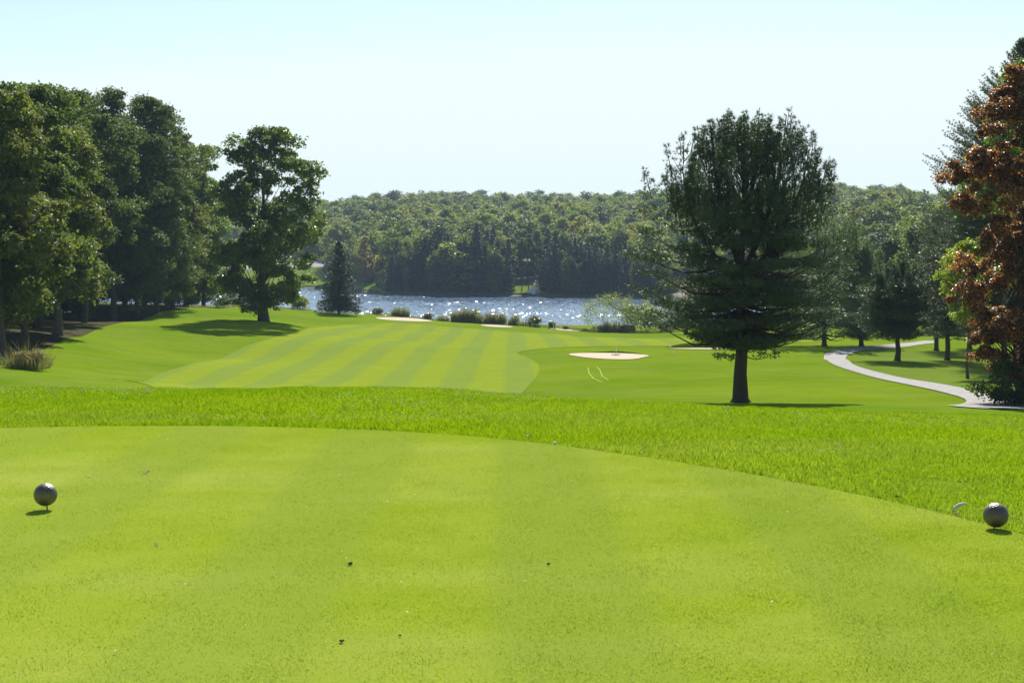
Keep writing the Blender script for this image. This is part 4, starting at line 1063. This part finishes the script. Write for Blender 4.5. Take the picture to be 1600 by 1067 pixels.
for k, (px, dd_, r, lab) in enumerate([(836, 3.5, 1.7, 'larger pale boulder glaring white on the far shore clearing'), (828, 4.0, 1.1, 'smaller pale boulder left of the larger one on the far shore')]):
    b = hat(px, float(shore(px)) + dd_); me = rock(k + 2, r, 1.0); me.materials.append(M['rock'])
    tag(link(bpy.data.objects.new('boulder', me)), lab, 'boulder').location = (b[0], b[1], b[2] + r * .5)

# ------------------------------------------------------------------ bunker rakes and marker stakes
def rake(px, by, h, lean, label, headw=0.65, down=False, D=None):
    b = cast(px, by); o = empty('bunker_rake', (b[0], b[1], b[2] + .06)); tag(o, label, 'rake')
    m = MB()
    if down: tube(m, [(0, 0, .05), (lean, .4, h)], [.035, .03], 6)
    else: tube(m, [(0, 0, .04), (lean, .15, h)], [.035, .03], 6)
    m.build('handle', M['white'], o)
    if headw:
        m = MB(); box(m, (0, 0, .06), (headw, .09, .10))
        for t_ in np.linspace(-headw * .45, headw * .45, 7): box(m, (t_, 0, -.02), (.02, .03, .08))
        m.build('rake_head', M['white'], o)
rake(962, 556, .95, .12, 'white rake standing in the sand of the large pale bunker', 0.8)
rake(865, 515, .95, -.08, 'white rake standing in the small bunker near the lake', 0.8)
rake(1050, 546, .62, -.62, 'white rake handle leaning at the lip of the narrow dark bunker', 0.0)
b = cast(1052, 556); m = MB(); tube(m, [(0, 0, -.1), (0, 0, .42), (0, 0, .45)], [.05, .05, .03], 8)
tag(m.build('marker_post', M['white'], loc=b, smooth=True), 'short white marker post in the grass right of the large bunker', 'post')

# ------------------------------------------------------------------ tee markers
t = NT('marker_bronze')
n1 = t.noise(t.coord('Object'), 40, 4, .7)
M['ball'] = t.done(t.pbr(t.mix(n1, (0.06, 0.048, 0.042), (0.105, 0.088, 0.08)), t.math('MULTIPLY_ADD', n1, .3, .30), .6, 0.25, normal=t.bump(n1, .3, .002)).outputs[0])
def golf_ball(R):
    import bmesh
    bm = bmesh.new(); bmesh.ops.create_icosphere(bm, subdivisions=6, radius=1)
    V = np.array([v.co[:] for v in bm.verts]); n = 250; k = np.arange(n) + .5
    ph = np.arccos(1 - 2 * k / n); a = math.pi * (1 + 5 ** .5) * k
    C = np.column_stack([np.cos(a) * np.sin(ph), np.sin(a) * np.sin(ph), np.cos(ph)])
    d = np.arccos(np.clip((V @ C.T).max(1), -1, 1)); rad = 0.098
    dep = np.where(d < rad, 0.022 * (1 - (d / rad) ** 2), 0)
    V2 = V * (R * (1 - dep))[:, None]
    for v, c in zip(bm.verts, V2): v.co = c
    me = bpy.data.meshes.new('ball'); bm.to_mesh(me); bm.free()
    for p in me.polygons: p.use_smooth = True
    me.materials.append(M['ball']); return me
bme = golf_ball(0.0705)
for cx, cy, sx, sy, lab in [(71, 772.5, 74.5, 796, 'bronze golf-ball tee marker on a spike at the left of the tee'), (1556, 804.5, 1552, 826, 'bronze golf-ball tee marker on a spike at the right, beside the long grass')]:
    D = EYE / -slope_of_row(sy); c = at(sx, sy, D); bc = at(cx, cy, D - .005)
    o = empty('tee_marker', (c[0], c[1], 0)); tag(o, lab, 'tee marker', 'golf-ball tee markers')
    bo = link(bpy.data.objects.new('ball', bme), o); bo.location = (bc[0] - c[0], bc[1] - c[1], bc[2])
    m = MB(); tube(m, [(0, 0, -.02), ((bc[0] - c[0]) * .6, 0, bc[2] - .06)], [.0035, .005], 8); m.build('spike', M['metal'], o, smooth=True)

# ------------------------------------------------------------------ small things on the tee
def tee_pt(px, py): return at(px, py, EYE / -slope_of_row(py))
b = tee_pt(1488, 799); m = MB()
P = [(0, 0, .004), (.02, .01, .022), (.045, .015, .038), (.075, .018, .046), (.10, .02, .044)]
tube(m, P, [.006, .012, .012, .009, .003], 8)
tag(m.build('peeled_stick', M['bone'], loc=b, smooth=True), 'curved pale peeled stick arching at the tee edge left of the right tee marker', 'stick')
def leafobj(px, py, size, mat, label, name, cat, seed):
    b = tee_pt(px, py); rg = np.random.default_rng(seed); m = MB(); n = 5
    a = np.linspace(0, 2 * math.pi, 11)[:-1]; r = size * np.where(np.arange(10) % 2, .45, 1.0) * rg.uniform(.8, 1.2, 10)
    V = [(0, 0, .012)] + [(math.cos(x) * q, math.sin(x) * q, .012 + size * .35 * math.sin(2 * x + seed)) for x, q in zip(a, r)]
    V += [(x, y, z - .0015) for x, y, z in V]
    m.add(V, [(1 + k, 12 + k, 12 + (k + 1) % 10, 1 + (k + 1) % 10) for k in range(10)], [(0, 1 + k, 1 + (k + 1) % 10) for k in range(10)] + [(11, 12 + (k + 1) % 10, 12 + k) for k in range(10)])
    return tag(m.build(name, mat, loc=b), label, cat)
leafobj(228, 740, .028, M['deadleaf'], 'curled dark brown leaf lying on the tee right of the left marker', 'fallen_leaf', 'leaf', 1)
leafobj(245, 853, .018, M['bone'], 'small pale tan leaf on the tee below the left marker', 'fallen_leaf', 'leaf', 2)
leafobj(826, 683, .03, M['deadleaf'], 'reddish brown leaf caught at the far edge of the tee', 'fallen_leaf', 'leaf', 3)
leafobj(1403, 778, .022, M['deadleaf'], 'brown leaf at the tee edge left of the peeled stick', 'fallen_leaf', 'leaf', 4)
leafobj(1500, 802, .014, M['deadleaf'], 'tiny dark leaf under the peeled stick', 'fallen_leaf', 'leaf', 5)
for k, (px, py, r, mat, lab, nm) in enumerate([(867, 694, .017, 'bone', 'white pebble at the far edge of the tee near the reddish leaf', 'pebble'), (1497, 803, .010, 'bone', 'small white pebble beside the peeled stick', 'pebble'),
        (547, 883, .013, 'clod', 'larger dark soil crumb on the tee left of centre', 'soil_crumb'), (857, 883, .009, 'clod', 'dark soil crumb on the tee right of centre', 'soil_crumb'), (534, 1004, .010, 'clod', 'dark soil crumb near the bottom of the picture', 'soil_crumb'), (625, 995, .006, 'clod', 'tiny soil crumb right of the bottom one', 'soil_crumb')]):
    me = rock(k + 20, r, .6); me.materials.append(M[mat]); b = tee_pt(px, py)
    tag(link(bpy.data.objects.new(nm, me)), lab, nm.replace('_', ' ')).location = (b[0], b[1], r * .4 + .006)
pr_ = rock(50, .0055, .5); pr_.materials.append(M['petal'])
for px, py in [(404, 852), (535, 865), (541, 876), (627, 913), (820, 912), (636, 961), (512, 980), (384, 981), (60, 738), (140, 746), (96, 777), (172, 792), (150, 801), (262, 813), (289, 917), (648, 776), (832, 715), (750, 740), (855, 757), (530, 745), (1206, 945), (1230, 803), (1550, 1028), (1070, 760), (605, 787), (60, 988), (180, 1022), (1370, 846), (151, 710), (262, 689), (1010, 748)]:
    b = tee_pt(px, py); o = link(bpy.data.objects.new('white_petal', pr_)); s_ = random.uniform(.5, 1.0); o.scale = (s_, s_, s_)
    o.location = (b[0], b[1], .016); tag(o, 'tiny white petal lying loose on the tee grass', 'petal', 'white petals scattered on the tee')

# ------------------------------------------------------------------ grass blades
M['blade'] = grass_mat('long_grass', (0.165, 0.265, 0.005), (0.245, 0.325, 0.010), (0.23, 0.29, 0.045), 0.25, 0.9, 6.0, trans=0.45)
rg = np.random.default_rng(99)
def sample(n, r0, r1, amax):
    a = rg.uniform(-amax, amax, n); f = rg.uniform(0, 1, n)
    R0_ = r0(a); R1_ = r1(a); r = np.sqrt(R0_ ** 2 + f * (R1_ ** 2 - R0_ ** 2))
    return r * np.sin(a), r * np.cos(a), a, r
n = 720000
x, y, a, r = sample(n, lambda a: tee_r(a) + 0.005, lambda a: np.maximum(tee_r(a) + 6, 25.5 + 0 * a), 0.50)
z = near_h(x, y) - 0.003
h = (0.036 + 0.010 * wob(x, y, 31, 5) + 0.006 * wob(x, y, 32, 18)) * rg.uniform(.6, 1.25, n); h = np.maximum(h, .014) * (1 + .7 * np.exp(-(r - tee_r(a)) / .2))
ln_ = rg.normal(0, .42, (n, 2)) * h[:, None]; s = norm(np.column_stack([rg.normal(size=(n, 2)), np.zeros(n)])) * (0.0015 + 0.00011 * r)[:, None]
p = np.column_stack([x, y, z]); m_ = p + np.column_stack([ln_ * .35, h * .6]); t_ = p + np.column_stack([ln_, h])
V = np.stack([p - s, p + s, m_ + s * .85, m_ - s * .85, t_], 1).reshape(-1, 3); k = np.arange(n)[:, None] * 5
mb = MB(); mb.add(V, np.concatenate([k, k + 1, k + 2, k + 3], 1), np.concatenate([k + 3, k + 2, k + 4], 1))
tag(mb.build('long_grass', M['blade']), 'bright long grass growing on the bank around the tee', 'grass', kind='stuff')
n = 420000
x, y, a, r = sample(n, lambda a: 4.6 + 0 * a, lambda a: tee_r(a) - .003, 0.45)
w_ = rg.uniform(0, 1, n) < np.clip(1.3 - r / 20, 0, 1); x, y, r = x[w_], y[w_], r[w_]; n = len(x)
h = (0.0095 + 0.002 * wob(x, y, 41, 9)) * rg.uniform(.5, 1.3, n)
ln_ = rg.normal(0, .6, (n, 2)) * h[:, None]; s = norm(np.column_stack([rg.normal(size=(n, 2)), np.zeros(n)])) * .0021
p = np.column_stack([x, y, np.zeros(n) - .001]); V = np.stack([p - s, p + s, p + np.column_stack([ln_, h])], 1).reshape(-1, 3)
mb = MB(); mb.add(V, None, np.arange(n * 3).reshape(n, 3))
tag(mb.build('mown_grass', M['tblade']), 'short mown grass covering the tee', 'grass', kind='stuff')
# clover heads
n = 5200
x, y, a, r = sample(n, lambda a: tee_r(a) + .4, lambda a: np.maximum(tee_r(a) + 6, 23 + 0 * a), .45)
kp = (wob(x, y, 51, 1.1) + .5 * wob(x, y, 52, 4)) > .35; x, y, r = x[kp], y[kp], r[kp]; n = len(x)
z = near_h(x, y) + rg.uniform(.025, .05, n); R1 = rg.uniform(.004, .009, n)
o6 = np.array([[1, 0, 0], [0, 1, 0], [-1, 0, 0], [0, -1, 0], [0, 0, .8], [0, 0, -.8]])
V = (np.column_stack([x, y, z])[:, None] + o6[None] * R1[:, None, None]).reshape(-1, 3)
f8 = np.array([[0, 1, 4], [1, 2, 4], [2, 3, 4], [3, 0, 4], [1, 0, 5], [2, 1, 5], [3, 2, 5], [0, 3, 5]])
mb = MB(); mb.add(V, None, (np.arange(n)[:, None, None] * 6 + f8[None]).reshape(-1, 3))
tag(mb.build('clover_heads', M['petal']), 'tiny white clover heads sprinkled through the long grass', 'flowers', kind='stuff')

# ------------------------------------------------------------------ haze
t = NT('haze_air')
v = t.n('VolumePrincipled'); v.inputs['Color'].default_value = (0.55, 0.75, 1.0, 1); v.inputs['Density'].default_value = 0.00012; v.inputs['Anisotropy'].default_value = 0.0
t.l(v.outputs[0], t.out.inputs['Volume'])
mb = MB(); box(mb, (0, 900, 22.0), (3400, 2600, 120))
tag(mb.build('haze', t.m), 'thin summer haze over the lake and hills', 'haze', kind='stuff')
